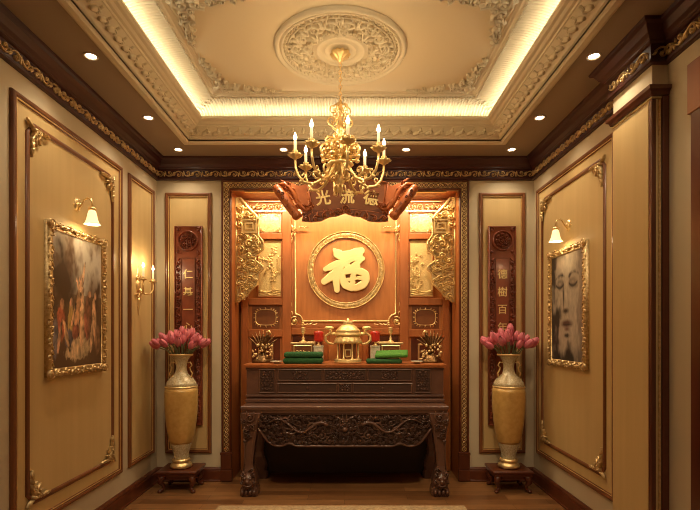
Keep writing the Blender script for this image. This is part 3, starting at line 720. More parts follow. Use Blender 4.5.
# lower dark carved edge
low = [(bx(p), bz(y)) for p,y in ((303,221),(312,222),(322,221),(330,217),(338,216),(346,213),(354,216),(362,217),(370,221),(380,222),(389,221))]
upp = [(bx(p), bz(y)) for p,y in ((388,208),(370,211),(346,207),(322,211),(305,208))]
M().prism(low+upp, FN, -.02, .008).build('lower_edge_ground', 'dragondark', t); m = M()
for i in range(len(low)-1):
    u = (low[i][0]+low[i+1][0])/2; v = (low[i][1]+low[i+1][1])/2
    m.curl(sub(FN,0,0,1,1,0,.006), u, v+.022, .024, i, 1 if i<5 else -1, 1.2, .013, .026, 12, tail=.03); m.leaf(sub(FN,0,0,1,1,0,.006), u, v+.036, .045, .4+i*.6, .016, .022)
m.curl(sub(FN,0,0,1,1,0,.006), bx(346), bz(209), .03, 0, 1, 1.5, .012, .02, 14)
m.build('carved_lower_edge', 'dragon', t)
for s_ in (-1,1):
    mx = lambda px: (bx(346.5) + s_*(346.5-px)*Zn/483*-1) if s_ < 0 else (bx(346.5) + (346.5-px)*Zn/483)
    if s_ < 0: mx = lambda px: bx(346.5) - (346.5-px)*Zn/483
    # scroll roller (drum) on the diagonal
    A = Vector((mx(276), Zn-.005, bz(186))); B = Vector((mx(300), Zn-.02, bz(219)))
    d_ = (B-A)
    pr_ = [(0,.018),(.02,.030),(.05,.034),(.10,.037),(.14,.034),(.17,.039),(.5,.041),(.80,.039),(.84,.034),(.88,.040),(.94,.040),(.98,.034),(1,.020)]
    M().tube([A+d_*q for q,_ in pr_], [r_ for _,r_ in pr_], 14).build('scroll_roller', 'dragon', t)
    m = M()
    ang = math.atan2(d_.z, d_.x)
    for q in range(7):
        c_ = A + d_*(.2+.1*q); G = sub(FN, c_.x, c_.z, 1, 1, ang, .044)
        m.curl(G, 0, .008*(1 if q%2 else -1), .016, q, 1, 1.1, .009, .010, 9)
    m.build('roller_carving', 'dragondark', t)
    # dragon: sinuous body, mane, flame curls
    m = M(); G = sub(FN, 0, 0, 1, 1, 0, -.004)
    body = [(279,185),(286,184),(291,188),(295,194),(298,201),(302,207),(306,210),(310,210),(313,207)]
    pts = [(mx(p), bz(y)) for p,y in body]
    m.relief(G, pts, [.02,.034,.040,.042,.042,.040,.034,.028,.014], [.03]*9)
    m.prism([(mx(p), bz(y)) for p,y in ((281,185),(290,182),(300,186),(308,184),(308,196),(310,206),(314,212),(306,219),(302,210),(292,196))][::s_], G, -.02, .006)
    rnd = random.Random(3)
    for i in range(26):
        q = rnd.random(); k = int(q*7.99); p = body[k]; p2 = body[k+1]; f = rnd.random()
        px_ = p[0]+(p2[0]-p[0])*f+rnd.uniform(-3,4); py_ = p[1]+(p2[1]-p[1])*f+rnd.uniform(-4,5)
        m.leaf(sub(G,0,0,1,1,0,.006), mx(px_), bz(py_), rnd.uniform(.03,.055), (rnd.uniform(1.6,3.6) if s_<0 else rnd.uniform(-.4,1.5)), .014, .022, rnd.uniform(-.8,.8))
        if i % 3 == 0: m.curl(sub(G,0,0,1,1,0,.008), mx(px_), bz(py_), .018, rnd.uniform(0,6), s_, 1.2, .009, .02, 9)
    m.build('dragon_carving', 'dragon', t)

# ------------------------------------------------------------------ altar: lower table and upper chest
TT = Hh(-.553)
t = thing('altar_table', 'dark carved rosewood altar table with lion feet and dragon apron', 'altar table', (0,3.98,0))
ty0, ty1, tw = 3.665, 4.27, .790
m = M().sweep([(-tw,ty0),(tw,ty0),(tw,ty1),(-tw,ty1)], [(.03,-.055),(.014,-.05),(.010,-.042),(.004,-.034),(0,-.022),(0,-.010),(.006,-.002),(.012,0)], lambda u,v,w=0.: Vector((u,v,TT+w)))
m.box((-tw+.012,ty0+.012,TT-.055), (tw-.012,ty1-.012,TT)); m.build('table_top', 'darkwood', t)
yF = 3.70
FT = frame((0,yF,0), (1,0,0), (0,0,1), (0,-1,0))
def apron_low(x):
    a = abs(x)/.66
    # scalloped outline: centre low, a rise, second lobe, then up to the leg
    if a < .56: return Hh(-.872)
    if a < .66: return Hh(-.872 + .022*sin((a-.56)/.10*pi/2))
    if a < .86: return Hh(-.850 - .022*sin((a-.66)/.20*pi))
    return Hh(-.850 + .115*((a-.86)/.14)**1.3)
xsn = [-.66+1.32*i/66 for i in range(67)]
poly = [(x, apron_low(x)) for x in xsn] + [(.70,TT-.055),(-.70,TT-.055)]
# thin carved board
m = M(); top = TT-.054
rows = [[FT(x, apron_low(x), -.03), FT(x, apron_low(x), 0), FT(x, top, 0), FT(x, top, -.03)] for x in xsn]
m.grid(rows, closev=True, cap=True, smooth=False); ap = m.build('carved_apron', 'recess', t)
m = M(); m.relief(FT, [(x, apron_low(x)+.008) for x in xsn], .022, .022); m.relief(FT, [(-.68,top-.010),(.68,top-.010)], .020, .020); m.build('apron_rim', 'darkwood', ap)
rnd = random.Random(21); m = M(); pl = []
for _ in range(9000):
    u = rnd.uniform(0,.66); v = rnd.uniform(Hh(-.87), top); R = rnd.choice((.044,.036,.028,.021,.015))
    if v+R > top-.016 or v-R*.9 < apron_low(u)+.016 or v-R < apron_low(min(.66,u+R))+.008: continue
    if all(math.hypot(u-a,v-b) > (R+c)*.84 for a,b,c in pl): pl.append((u,v,R))
for u, v, R in pl:
    a, d_ = rnd.uniform(0,6.3), rnd.choice((1,-1)); tl = R*rnd.uniform(.6,1.3)
    lv = [(rnd.uniform(0,6.3), rnd.uniform(-.6,.6)) for _ in range(3)]
    for s_ in (1,-1):
        G = sub(FT, 0, 0, s_, 1)
        m.curl(G, u, v, R*.8, a, d_, 1.25, R*.42, .030, 13, tail=tl)
        for la, lb in lv: m.leaf(G, u+R*.5*cos(la), v+R*.5*sin(la), R*1.25, la, R*.42, .026, lb)
for s_ in (1,-1):     # two dragons facing the middle
    G = sub(FT, 0, 0, s_, 1, 0, .004)
    pts = []
    for i in range(30):
        q = i/29; pts.append((.13+.46*q, Hh(-.735)+.05*sin(q*9+.6)*(1-.3*q)+.05*q))
    m.relief(G, pts, [.030*(1-.75*i/29)+.002 for i in range(30)], .032)
    for i in range(2,28,3): m.leaf(G, pts[i][0], pts[i][1], .036, 2.2+(i%2)*1.6, .012, .034)
G = sub(FT, 0, Hh(-.735), 1, 1, 0, .004)
for q in range(8): m.curl(G, .045*cos(q*pi/4), .045*sin(q*pi/4), .018, q*pi/4, 1, 1.2, .010, .034, 9)
m.dome(G, 0, 0, .026, .042, 12)
m.build('dragon_carving', 'darkwood', ap)
# back panel under the table and side aprons
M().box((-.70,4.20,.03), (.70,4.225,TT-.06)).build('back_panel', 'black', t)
for s_ in (-1,1):
    x0, x1 = sorted((s_*.72, s_*.745)); M().box((x0,3.74,Hh(-.80)), (x1,4.2,TT-.05)).build('side_apron', 'darkwood', t, bevel=.004)
def leg(cx, cy, s_, sy):
    # square section S-profiled leg: (z, inner x, outer x) relative to s_
    prf = [(0,.665,.795),(.030,.662,.800),(.060,.668,.795),(.075,.680,.785),(.11,.672,.792),(.15,.680,.790),(.19,.694,.782),(.23,.705,.776),(.30,.700,.772),(.40,.688,.770),(.50,.672,.782),(.56,.655,.792),(.60,.64,.798),(.636,.63,.795)]
    rows = []
    for z, a, b in prf:
        k = .065 if z > .5 else (.055 if z > .2 else .066)
        zz_ = z
        x0, x1 = s_*a, s_*b; y0_, y1_ = cy-k, cy+k; c_ = .014
        sx_ = 1 if x1 > x0 else -1
        rows.append([(x0+sx_*c_,y0_,zz_),(x1-sx_*c_,y0_,zz_),(x1,y0_+c_,zz_),(x1,y1_-c_,zz_),(x1-sx_*c_,y1_,zz_),(x0+sx_*c_,y1_,zz_),(x0,y1_-c_,zz_),(x0,y0_+c_,zz_)])
    m = M(); m.grid(rows, closev=True, cap=True, smooth=False); o = m.build('leg', 'darkwood', t, bevel=.004)
    if sy > 0: return
    m = M(); G0 = frame((0,cy-.062,0),(1,0,0),(0,0,1),(0,-1,0)); rnd = random.Random(9)
    G = sub(G0, s_*.732, 0, s_, 1)
    for (u,v,R,d_) in ((-.012,.60,.034,1),(.03,.575,.02,-1),(-.02,.53,.022,-1),(.02,.50,.02,1),(.0,.46,.018,1),(.028,.42,.012,-1),(-.03,.20,.018,1)):
        m.curl(G, u, v, R, rnd.uniform(0,6), d_, 1.3, R*.42, .020, 12, tail=R)
        for q in range(3): a = rnd.uniform(0,6.3); m.leaf(G, u+R*.6*cos(a), v+R*.6*sin(a), R*1.2, a, R*.4, .016)
    m.relief(G, [(.034,.44),(.030,.36),(.030,.28),(.036,.21)], .010, .012)
    # lion mask foot
    m.dome(G, -.002, .125, .052, .050, 14, .062)
    for q in (-1,1):
        m.dome(sub(G,0,0,1,1,0,.034), q*.022, .150, .014, .022, 8); m.curl(sub(G,0,0,1,1,0,.016), q*.042, .175, .020, 1.5, q, 1.2, .011, .026, 10); m.curl(sub(G,0,0,1,1,0,.016), q*.048, .115, .016, 1.5, q, 1.2, .010, .022, 10)
    m.dome(sub(G,0,0,1,1,0,.042), 0, .125, .018, .020, 8); m.relief(sub(G,0,0,1,1,0,.040), [(-.03,.098),(0,.088),(.03,.098)], .012, .012)
    for q in range(4): m.dome(sub(G,0,0,1,1,0,-.004), -.045+.03*q, .035, .017, .034, 8, .028)
    m.build('lion_mask', 'darkwood', o)
for s_ in (-1,1):
    leg(0, 3.735, s_, -1); leg(0, 4.19, s_, 1)

# upper chest
t = thing('altar_chest', 'dark rosewood altar chest with carved drawers standing on the altar table', 'altar chest', (0,4.05,TT))
yC = 3.85; ct = Hh(-.247); FCc = frame((0,yC,0), (1,0,0), (0,0,1), (0,-1,0))
M().box((-.785,yC,TT+.002), (.785,4.28,ct-.022)).build('carcass', 'darkwood', t, bevel=.003)
m = M().sweep([(-.805,yC-.028),(.805,yC-.028),(.805,4.295),(-.805,4.295)], [(.02,-.030),(.012,-.026),(.008,-.018),(0,-.012),(0,-.002),(.006,0)], lambda u,v,w=0.: Vector((u,v,ct+w)))
m.box((-.799,yC-.022,ct-.026), (.799,4.289,ct)); m.build('ledge_top', 'orange2', t)
m = M()
for (z0_,z1_,w_) in ((TT+.002,TT+.030,.022),(TT+.045,TT+.062,.014),(ct-.045,ct-.030,.010)):
    m.box((-.79,z0_,0), (.79,z1_,w_), FCc)
m.build('base_moulding', 'darkwood', t, bevel=.004)
def carved_field(name, x0, x1, z0_, z1_, seed, dense=True):
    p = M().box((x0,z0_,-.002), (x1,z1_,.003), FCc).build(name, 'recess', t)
    m = M().sweep(rect(x0,z0_,x1,z1_), [(0,.0),(0,.010),(.004,.012),(.008,.008),(.008,.0)], FCc); m.build('field_moulding', 'darkwood', p)
    rnd = random.Random(seed); m = M(); pl = []
    cx_ = (x0+x1)/2; span = (x1-x0)/2-.012 if dense else min((x1-x0)/2-.012, .07)
    for _ in range(1500):
        u = rnd.uniform(0,span); v = rnd.uniform(z0_+.016,z1_-.016); R = rnd.choice((.016,.012,.009))
        if v+R > z1_-.008 or v-R < z0_+.008 or u+R > span: continue
        if all(math.hypot(u-a,v-b) > (R+c)*.88 for a,b,c in pl): pl.append((u,v,R))
    for u,v,R in pl:
        a = rnd.uniform(0,6.3)
        for s_ in (1,-1):
            G = sub(FCc, cx_, 0, s_, 1, 0, .002); m.curl(G, u, v, R*.8, a, 1, 1.2, R*.5, .010, 9, tail=R*.6)
    m.build('field_carving', 'darkwood', p)
z0_, z1_ = sz(393,yC), sz(369,yC)
for s_ in (-1,1):
    a, b = sorted((s_*.555, s_*.685)); carved_field('side_panel', a, b, z0_, z1_, 4)
zm0, zm1 = sz(381,yC), sz(383,yC)
for k, (a, b) in enumerate(((-.535,-.180),(-.170,.170),(.180,.535))): carved_field('drawer', a, b, zm0, z1_, 7+k, dense=(k==1))
for s_ in (-1,1):
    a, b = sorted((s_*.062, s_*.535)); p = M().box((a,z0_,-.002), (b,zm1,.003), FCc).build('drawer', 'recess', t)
    M().sweep(rect(a,z0_,b,zm1), [(0,.0),(0,.010),(.004,.012),(.008,.008),(.008,.0)], FCc).build('field_moulding', 'darkwood', p)
    M().dome(FCc, (a+b)/2, (z0_+zm1)/2, .010, .018, 10).build('drawer_knob', 'darkwood', p)
carved_field('centre_boss', -.055, .055, z0_, zm1, 12)

# ------------------------------------------------------------------ things on the altar
ZA = ct
def on(x, y): return (x, y, ZA)
# incense burner
bx0, by0 = sx(348, 3.98), 3.98; q = 3.98/483
t = thing('incense_burner', 'pale gold lidded incense burner with scroll handles in the middle of the altar', 'incense burner', on(bx0, by0))
m = M().lathe([(.100,.0),(.112,.004),(.114,.014),(.106,.022),(.112,.03),(.096,.036)], on(bx0,by0), 40, nl=8, lobe=.02); m.build('base', 'burner', t)
m = M().lathe([(.062,.034),(.066,.04),(.066,.16),(.075,.165)], on(bx0,by0), 24); m.build('inner_drum', 'redwood', t)
for k in range(8):
    a = 2*pi*(k+.5)/8; c_ = (bx0+.090*cos(a), by0+.090*sin(a), ZA)
    M().lathe([(.010,.034),(.012,.04),(.007,.046),(.0065,.15),(.011,.158),(.011,.166)], c_, 10).build('pillar', 'burner', t)
m = M().sweep(rect(-.024,0,.024,.06), [(0,0),(0,.012),(.008,.012),(.008,0)], frame((bx0,by0-.068,ZA+.055),(1,0,0),(0,0,1),(0,-1,0))); m.build('window', 'burner', t)
m = M().lathe([(.100,.160),(.112,.163),(.116,.170),(.110,.19),(.098,.212),(.094,.224)], on(bx0,by0), 64, lobef=[0,.05,.06,.03,0,0], nl=16); m.build('eave', 'burner', t)
m = M().lathe([(.094,.222),(.108,.226),(.110,.236),(.102,.246),(.100,.256),(.104,.262),(.094,.275),(.072,.298),(.046,.316),(.040,.318)], on(bx0,by0), 40); m.build('lid', 'burner', t)
m = M().box((bx0-.038,by0-.038,ZA+.318), (bx0+.038,by0+.038,ZA+.342)); 
m.build('lid_block', 'antique', t, bevel=.004); M().lathe([(.018,.342),(.022,.348),(.012,.356),(.004,.370)], on(bx0,by0), 12).build('finial', 'burner', t)
for s_ in (-1,1):
    P = [(.100,.17),(.125,.155),(.160,.165),(.185,.19),(.182,.225),(.15,.245),(.14,.262),(.155,.285),(.185,.295)]
    m = M().tube([(bx0+s_*a, by0, ZA+b) for a,b in P], [.008,.010,.011,.011,.010,.010,.012,.013,.008], 8)
    m.ball((bx0+s_*.155,by0,ZA+.288), (.040,.016,.016)); m.ball((bx0+s_*.118,by0,ZA+.24), (.03,.012,.014)); m.build('handle', 'burner', t)
# green cushions
def pad(x, y, z, w, d_, h, rot, mname, label, tilt=0.):
    m = M(); n = 14; rows = []
    for k, (zz_, e) in enumerate(((0,.012),(.2,.002),(.5,0),(.8,.002),(1,.012))):
        row = []
        for i in range(4*n):
            side, f = divmod(i, n); f = f/n
            a, b = [(-1+2*f,-1),(1,-1+2*f),(1-2*f,1),(-1,1-2*f)][side]
            row.append((a*(w/2-e), b*(d_/2-e), zz_*h + .002*noise.noise(Vector((a*9,b*9,k)))))
        rows.append(row)
    m.grid(rows, closev=True, cap=True)
    o = m.build('velvet_pad', mname); o.location = (x,y,z); o.rotation_euler = (0,tilt,rot)
    tag(o, label, 'cushion', 'green velvet pads on the altar'); return o
yG = 3.915
pad(sx(303.5,yG), yG+.02, ZA+.001, .315, .16, .046, 0, 'green', 'dark green velvet pad left of the burner, bottom of its stack')
pad(sx(303.5,yG)+.002, yG+.02, ZA+.049, .310, .155, .044, .02, 'green', 'dark green velvet pad left of the burner, top of its stack')
pad(sx(384,yG), yG+.03, ZA+.001, .285, .15, .036, 0, 'green', 'dark green velvet pad right of the burner, under the bright one')
m_ = pad(sx(392,yG), yG+.035, ZA+.0455, .265, .15, .032, 0, 'green2', 'bright green velvet pad propped at a slant on top of a darker pad', 0)
m_.rotation_euler = (radians(13), radians(-2), radians(-8)); m_.location.z = ZA+.060
# white boxes with red lamps, stands with candlesticks, figurines, dishes
for s_, sn in ((-1,'left'),(1,'right')):
    cx_ = bx0 - .01
    xb = cx_ + s_*.240; yb = 4.10
    t = thing('offering_box', 'small white card offering box behind the green pads, %s of the burner' % sn, 'box', on(xb, yb), 'white boxes on the altar')
    m = M().box((xb-.040,yb-.03,ZA), (xb+.040,yb+.03,ZA+.125)); m.build('box_body', 'white', t, bevel=.003)
    m = M().box((xb-.042,yb-.032,ZA+.126), (xb+.042,yb+.032,ZA+.140)); m.build('box_lid', 'white', t, bevel=.002)
    t = thing('votive_lamp', 'red lotus lamp standing on the %s white box' % sn, 'lamp', (xb,yb,ZA+.14), 'red lamps on the altar')
    M().lathe([(.022,0),(.026,.004),(.008,.014),(.007,.03),(.02,.036)], (xb,yb,ZA+.14), 16).build('foot', 'gold', t)
    M().lathe([(.014,.030),(.036,.038),(.040,.046),(.037,.060),(.040,.075),(.037,.090),(.040,.105),(.036,.118),(.020,.124),(.003,.126)], (xb,yb,ZA+.14), 32, lobe=.06, nl=8).build('glass', 'red', t)
    xs_ = cx_ + s_*.375; ys = 4.15
    t = thing('offering_stand', 'carved gold offering stand behind the green pads, %s of the burner' % sn, 'stand', on(xs_, ys), 'gold stands under the candlesticks')
    M().box((xs_-.105,ys-.05,ZA+.150), (xs_+.105,ys+.05,ZA+.168)).build('top', 'antique', t, bevel=.004)
    m = M().box((xs_-.085,ys-.035,ZA+.012), (xs_+.085,ys+.035,ZA+.150)); m.build('body', 'redwood', t, bevel=.003)
    G = frame((xs_,ys-.035,ZA),(1,0,0),(0,0,1),(0,-1,0)); m = M().sweep(rect(-.08,.02,.08,.145), [(0,0),(0,.008),(.008,.010),(.012,0)], G)
    for k in range(4): m.curl(G, -.05+.033*k, .085, .016, k, 1, 1.2, .008, .010, 9)
    m.build('carved_front', 'gold', t); M().box((xs_-.095,ys-.045,ZA), (xs_+.095,ys+.045,ZA+.012)).build('foot', 'antique', t, bevel=.003)
    t = thing('candlestick', 'turned gold candlestick on the stand %s of the burner' % sn, 'candlestick', (xs_,ys,ZA+.168), 'gold candlesticks on the altar')
    M().lathe([(.028,0),(.030,.006),(.016,.014),(.009,.02),(.014,.034),(.007,.046),(.007,.07),(.014,.078),(.020,.088),(.012,.092)], (xs_,ys,ZA+.168), 20).build('stem', 'burner', t)
    M().lathe([(.018,.092),(.021,.098),(.016,.120),(.019,.128),(.010,.130)], (xs_,ys,ZA+.168), 20).build('cup', 'burner', t)
    # phoenix figurine
    xp = cx_ + s_*.705; yp = 4.05
    t = thing('phoenix_figurine', 'dark bronze phoenix figurine with fanned tail at the %s end of the altar' % sn, 'figurine', on(xp, yp), 'bronze phoenixes on the altar')
    rnd = random.Random(14); m = M(); m.lathe([(.085,0),(.09,.01),(.07,.03),(.05,.055),(.02,.075)], on(xp,yp), 20, lobe=.12, nl=5); m.build('rock_base', 'bronze', t)
    m = M()
    for k in range(46):
        a = rnd.uniform(0,2*pi); r_ = rnd.uniform(.02,.105); z_ = rnd.uniform(.015,.16)*(1-r_*3)+.02
        m.ball((xp+r_*cos(a), yp+.6*r_*sin(a)-.02, ZA+max(.016,z_)), rnd.uniform(.006,.014), 7, 4)
    m.build('flower_beads', 'antique', t)
    m = M().ball((xp,yp,ZA+.115), (.035,.028,.045)); m.tube([(xp,yp,ZA+.14),(xp-s_*.03,yp-.01,ZA+.18),(xp-s_*.045,yp-.01,ZA+.225),(xp-s_*.035,yp-.01,ZA+.25)], [.02,.013,.010,.012], 8)
    m.build('body', 'bronze', t)
    m = M().tube([(xp-s_*.035,yp-.01,ZA+.252),(xp-s_*.055,yp-.012,ZA+.262),(xp-s_*.078,yp-.014,ZA+.235)], [.013,.010,.002], 8); m.build('beak', 'burner', t)
    for k in range(9):
        a = radians(35+13*k); L = .17
        P = [(xp+s_*(.01+L*f*cos(a)*.9*(-1)), yp+.02+.02*f, ZA+.10+L*f*sin(a)+.0) for f in (0,.35,.7,1)]
        M().tube(P, [.004,.008,.009,.002], 6, flat=.4, ref=(0,1,0)).build('tail_feather', 'bronze', t)
    xd = cx_ + s_*.565; yd = 3.895
    tag(M().lathe([(.020,0),(.022,.004),(.03,.010),(.050,.018),(.052,.021),(.046,.020),(.02,.012),(.002,.011)], on(xd,yd), 24).build('offering_dish', 'white', loc=on(xd,yd)), 'small cream offering dish beside the %s green pads' % sn, 'dish', 'cream dishes on the altar')
    m = M()
    for k in range(5): pass

# ------------------------------------------------------------------ vases, stands and tulips
def side_set(s_, sn):
    cx_, cy_ = s_*1.308, 3.86
    t = thing('vase_stand', 'low mahogany stand with cabriole legs under the %s gold vase' % sn, 'plant stand', (cx_,cy_,0), 'mahogany stands under the vases')
    m = M().sweep([(cx_-.155,cy_-.125),(cx_+.155,cy_-.125),(cx_+.155,cy_+.135),(cx_-.155,cy_+.135)], [(.02,.130),(.012,.136),(.012,.145),(0,.152),(0,.166),(.008,.173)], XYZ)
    m.box((cx_-.147,cy_-.117,.130), (cx_+.147,cy_+.127,.173)); m.build('top', 'mahogany', t)
    M().box((cx_-.13,cy_-.10,.100), (cx_+.13,cy_+.11,.130)).build('apron', 'mahogany', t, bevel=.004)
    for a in (-1,1):
        for b in (-1,1):
            P = [(a*.125,b*.09,.125),(a*.150,b*.115,.110),(a*.155,b*.12,.085),(a*.138,b*.10,.055),(a*.135,b*.10,.030),(a*.158,b*.118,.014),(a*.166,b*.125,.016)]
            m = M().tube([(cx_+p[0]-a*.028,cy_+p[1]-b*.012,p[2]) for p in P], [.026,.026,.021,.015,.013,.014,.012], 10); m.ball((cx_+a*.130,cy_+b*.107,.013), (.018,.018,.0125)); m.build('leg', 'mahogany', t)
    zt = .174
    t = thing('gold_vase', 'tall gold glazed vase of pink tulips against the back wall, %s of the altar' % sn, 'vase', (cx_,cy_,zt), 'tall gold vases')
    B = lambda pr_, nm, mt, **k: M().lathe([(a*.94, b) for a, b in pr_], (cx_,cy_,zt), 48, **k).build(nm, mt, t)
    B([(.070,0),(.086,.004),(.090,.016),(.084,.030),(.070,.040),(.066,.046),(.074,.052),(.076,.062),(.066,.074)], 'foot', 'gold')
    B([(.062,.070),(.058,.085),(.062,.11),(.074,.15),(.090,.195),(.0905,.2)], 'lower_body', 'vasepale')
    B([(.0905,.196),(.098,.215),(.112,.28),(.124,.36),(.133,.45),(.137,.53),(.136,.60),(.131,.64)], 'body', 'vasegold')
    B([(.132,.636),(.135,.642),(.132,.650)], 'shoulder_band', 'gold')
    B([(.130,.646),(.122,.675),(.102,.705),(.074,.728),(.056,.745),(.046,.775),(.043,.80),(.048,.83),(.060,.860),(.080,.885),(.092,.893),(.094,.900),(.088,.902),(.074,.888),(.05,.855),(.040,.82),(.038,.80),(.004,.79)], 'neck', 'vasepale')
    B([(.091,.890),(.097,.895),(.097,.903),(.090,.905)], 'gold_rim', 'gold', cap=False)
    for a in (-1,1):
        P = [(.050,.835),(.075,.838),(.088,.815),(.072,.795),(.078,.770),(.092,.750),(.085,.722)]
        m = M().tube([(cx_+a*p[0],cy_-.01,zt+p[1]) for p in P], [.005,.006,.006,.005,.006,.006,.006], 8); m.build('handle', 'gold', t)
    # tulips
    rnd = random.Random(2 if s_ < 0 else 5); base_ = Vector((cx_,cy_,zt+.89)); flowers = []
    ring_ = [(1, .01, 0.0)] + [(6, .065, .3), (10, .125, .1), (12, .175, .25)]
    for n_, R, ph in ring_:
        for k in range(n_):
            a = 2*pi*(k+ph)/n_ + rnd.uniform(-.12,.12)
            flowers.append((a, R*rnd.uniform(.92,1.08)))
    tips = [base_ + Vector((R*cos(a)*.92, R*sin(a)*.66, (.150 - .42*R) + rnd.uniform(-.014,.014))) for a, R in flowers]
    for _ in range(60):                                # keep the blooms from running into each other
        for i in range(len(tips)):
            for j in range(i):
                d_ = tips[i]-tips[j]
                if d_.length < .056: q = d_.normalized()*(.056-d_.length)*.5; tips[i] += q; tips[j] -= q
    order = sorted(range(len(flowers)), key=lambda i: tips[i].x)
    for i, (a, R) in enumerate(flowers):
        tip = tips[i]
        root = base_ + Vector((.055*cos(a)*min(1,R/.12), .055*sin(a)*min(1,R/.12), -.015)); mid = root.lerp(tip, .5) + Vector((0,0,.02))
        dr = (tip-mid).normalized(); dr = (dr*.8 + Vector((cos(a)*R*1.5,0,.35))).normalized()
        if order[0] == i: lb = 'leftmost pink tulip leaning out of the %s vase' % sn
        elif order[-1] == i: lb = 'rightmost pink tulip leaning out of the %s vase' % sn
        elif i == 0: lb = 'upright pink tulip at the centre of the %s vase bouquet' % sn
        elif R > .155: lb = 'pink tulip in the outer low ring of the %s vase bouquet' % sn
        elif R > .095: lb = 'pink tulip in the middle ring of the %s vase bouquet' % sn
        else: lb = 'pink tulip in the tall inner ring of the %s vase bouquet' % sn
        fl = thing('tulip', lb, 'flower', root, 'pink tulips in the %s vase, %s' % (sn, 'outer' if R > .155 else 'middle' if R > .095 else 'inner'))
        M().tube([root, mid, tip], [.0035,.0035,.004], 6).build('stem', 'stem', fl)
        m = M(); Q = dr.to_track_quat('Z','Y').to_matrix(); sc_ = rnd.uniform(.92,1.12)
        for j in range(6):
            aa = 2*pi*j/6 + (.0 if j%2 else .12); inn = .9 if j % 2 else 1.05; rows = []
            for f in range(7):
                tt = f/6; rad = (.0265*sin(pi*min(1,.12+.80*tt))**.75)*inn*sc_ + .001; zz_ = .085*tt*sc_; wd = (1.15*sin(pi*min(.97,.10+.86*tt))**.7)*.62
                rows.append([tip + Q @ Vector((rad*(1-.12*abs(g)**2)*cos(aa+g*wd), rad*(1-.12*abs(g)**2)*sin(aa+g*wd), zz_)) for g in (-1,-.5,0,.5,1)])
            m.grid(rows)
        m.build('bloom', 'pink', fl)
side_set(-1, 'left'); side_set(1, 'right')

# ------------------------------------------------------------------ hanging couplet plaques
def plaque(cx_, chars, label):
    x0, x1 = cx_-.118, cx_+.118; z0_, z1_ = Hh(-.775), Hh(.895)
    t = thing('couplet_plaque', label, 'plaque', (cx_,YB-.03,z0_), 'carved couplet plaques')
    F = frame((0,YB-.030,0),(1,0,0),(0,0,1),(0,-1,0))
    M().box((x0,z0_,-.018), (x1,z1_,.0), F).build('board', 'plaque', t, bevel=.003)
    m = M().relief(F, rect(x0+.008,z0_+.008,x1-.008,z1_-.008)+[(x0+.008,z0_+.008)], .014, .012)
    # carved side borders
    for s_ in (1,-1):
        G = sub(F, cx_, 0, s_, 1)
        k = 0; z = z0_+.06
        while z < z1_-.30:
            m.curl(G, .085, z, .017, k*1.7, 1 if k%2 else -1, 1.2, .010, .024, 10, tail=.02); m.leaf(G, .088, z+.02, .035, 1.6+(.4 if k%2 else -.4), .014, .022); z += .048; k += 1
    m.build('carved_border', 'plaque', t)
    m = M(); cz = z1_-.125; G = sub(F, cx_, cz, 1, 1)
    m.ring(G, 0, 0, .080, .014, .026, 36); m.ring(G, 0, 0, .03, .010, .03, 24)
    for k in range(8): m.curl(G, .05*cos(k*pi/4), .05*sin(k*pi/4), .014, k, 1, 1.2, .010, .034, 10)
    for k in range(6): m.leaf(G, 0, 0, .035, k*pi/3, .014, .034)
    for a in (-1,1):
        for b in (-1,1): m.curl(G, a*.085, b*.092, .018, b, a, 1.2, .010, .015, 9, tail=.02)
    m.build('dragon_roundel', 'plaque', t)
    G = sub(F, cx_, 0)
    M().box((-.056,z0_+.08,0), (.056,z1_-.27,.004), G).build('character_field', 'plaque', t)
    M().sweep(rect(-.060,z0_+.076,.060,z1_-.266), [(0,0),(0,.010),(.006,.010),(.006,0)], G).build('field_moulding', 'dragondark', t)
    for k, c_ in enumerate(chars):
        glyph(c_, G, 0, Hh(sz(0,1)*0 + (333-(274+17.7*k))*4.04/483), .086, .008, 'glyph', t, bold=.007)
plaque(-1.313, '仁基一心', 'red carved couplet plaque hanging left of the niche behind the left vase')
plaque(1.313, '德樹百年', 'red carved couplet plaque hanging right of the niche behind the right vase')

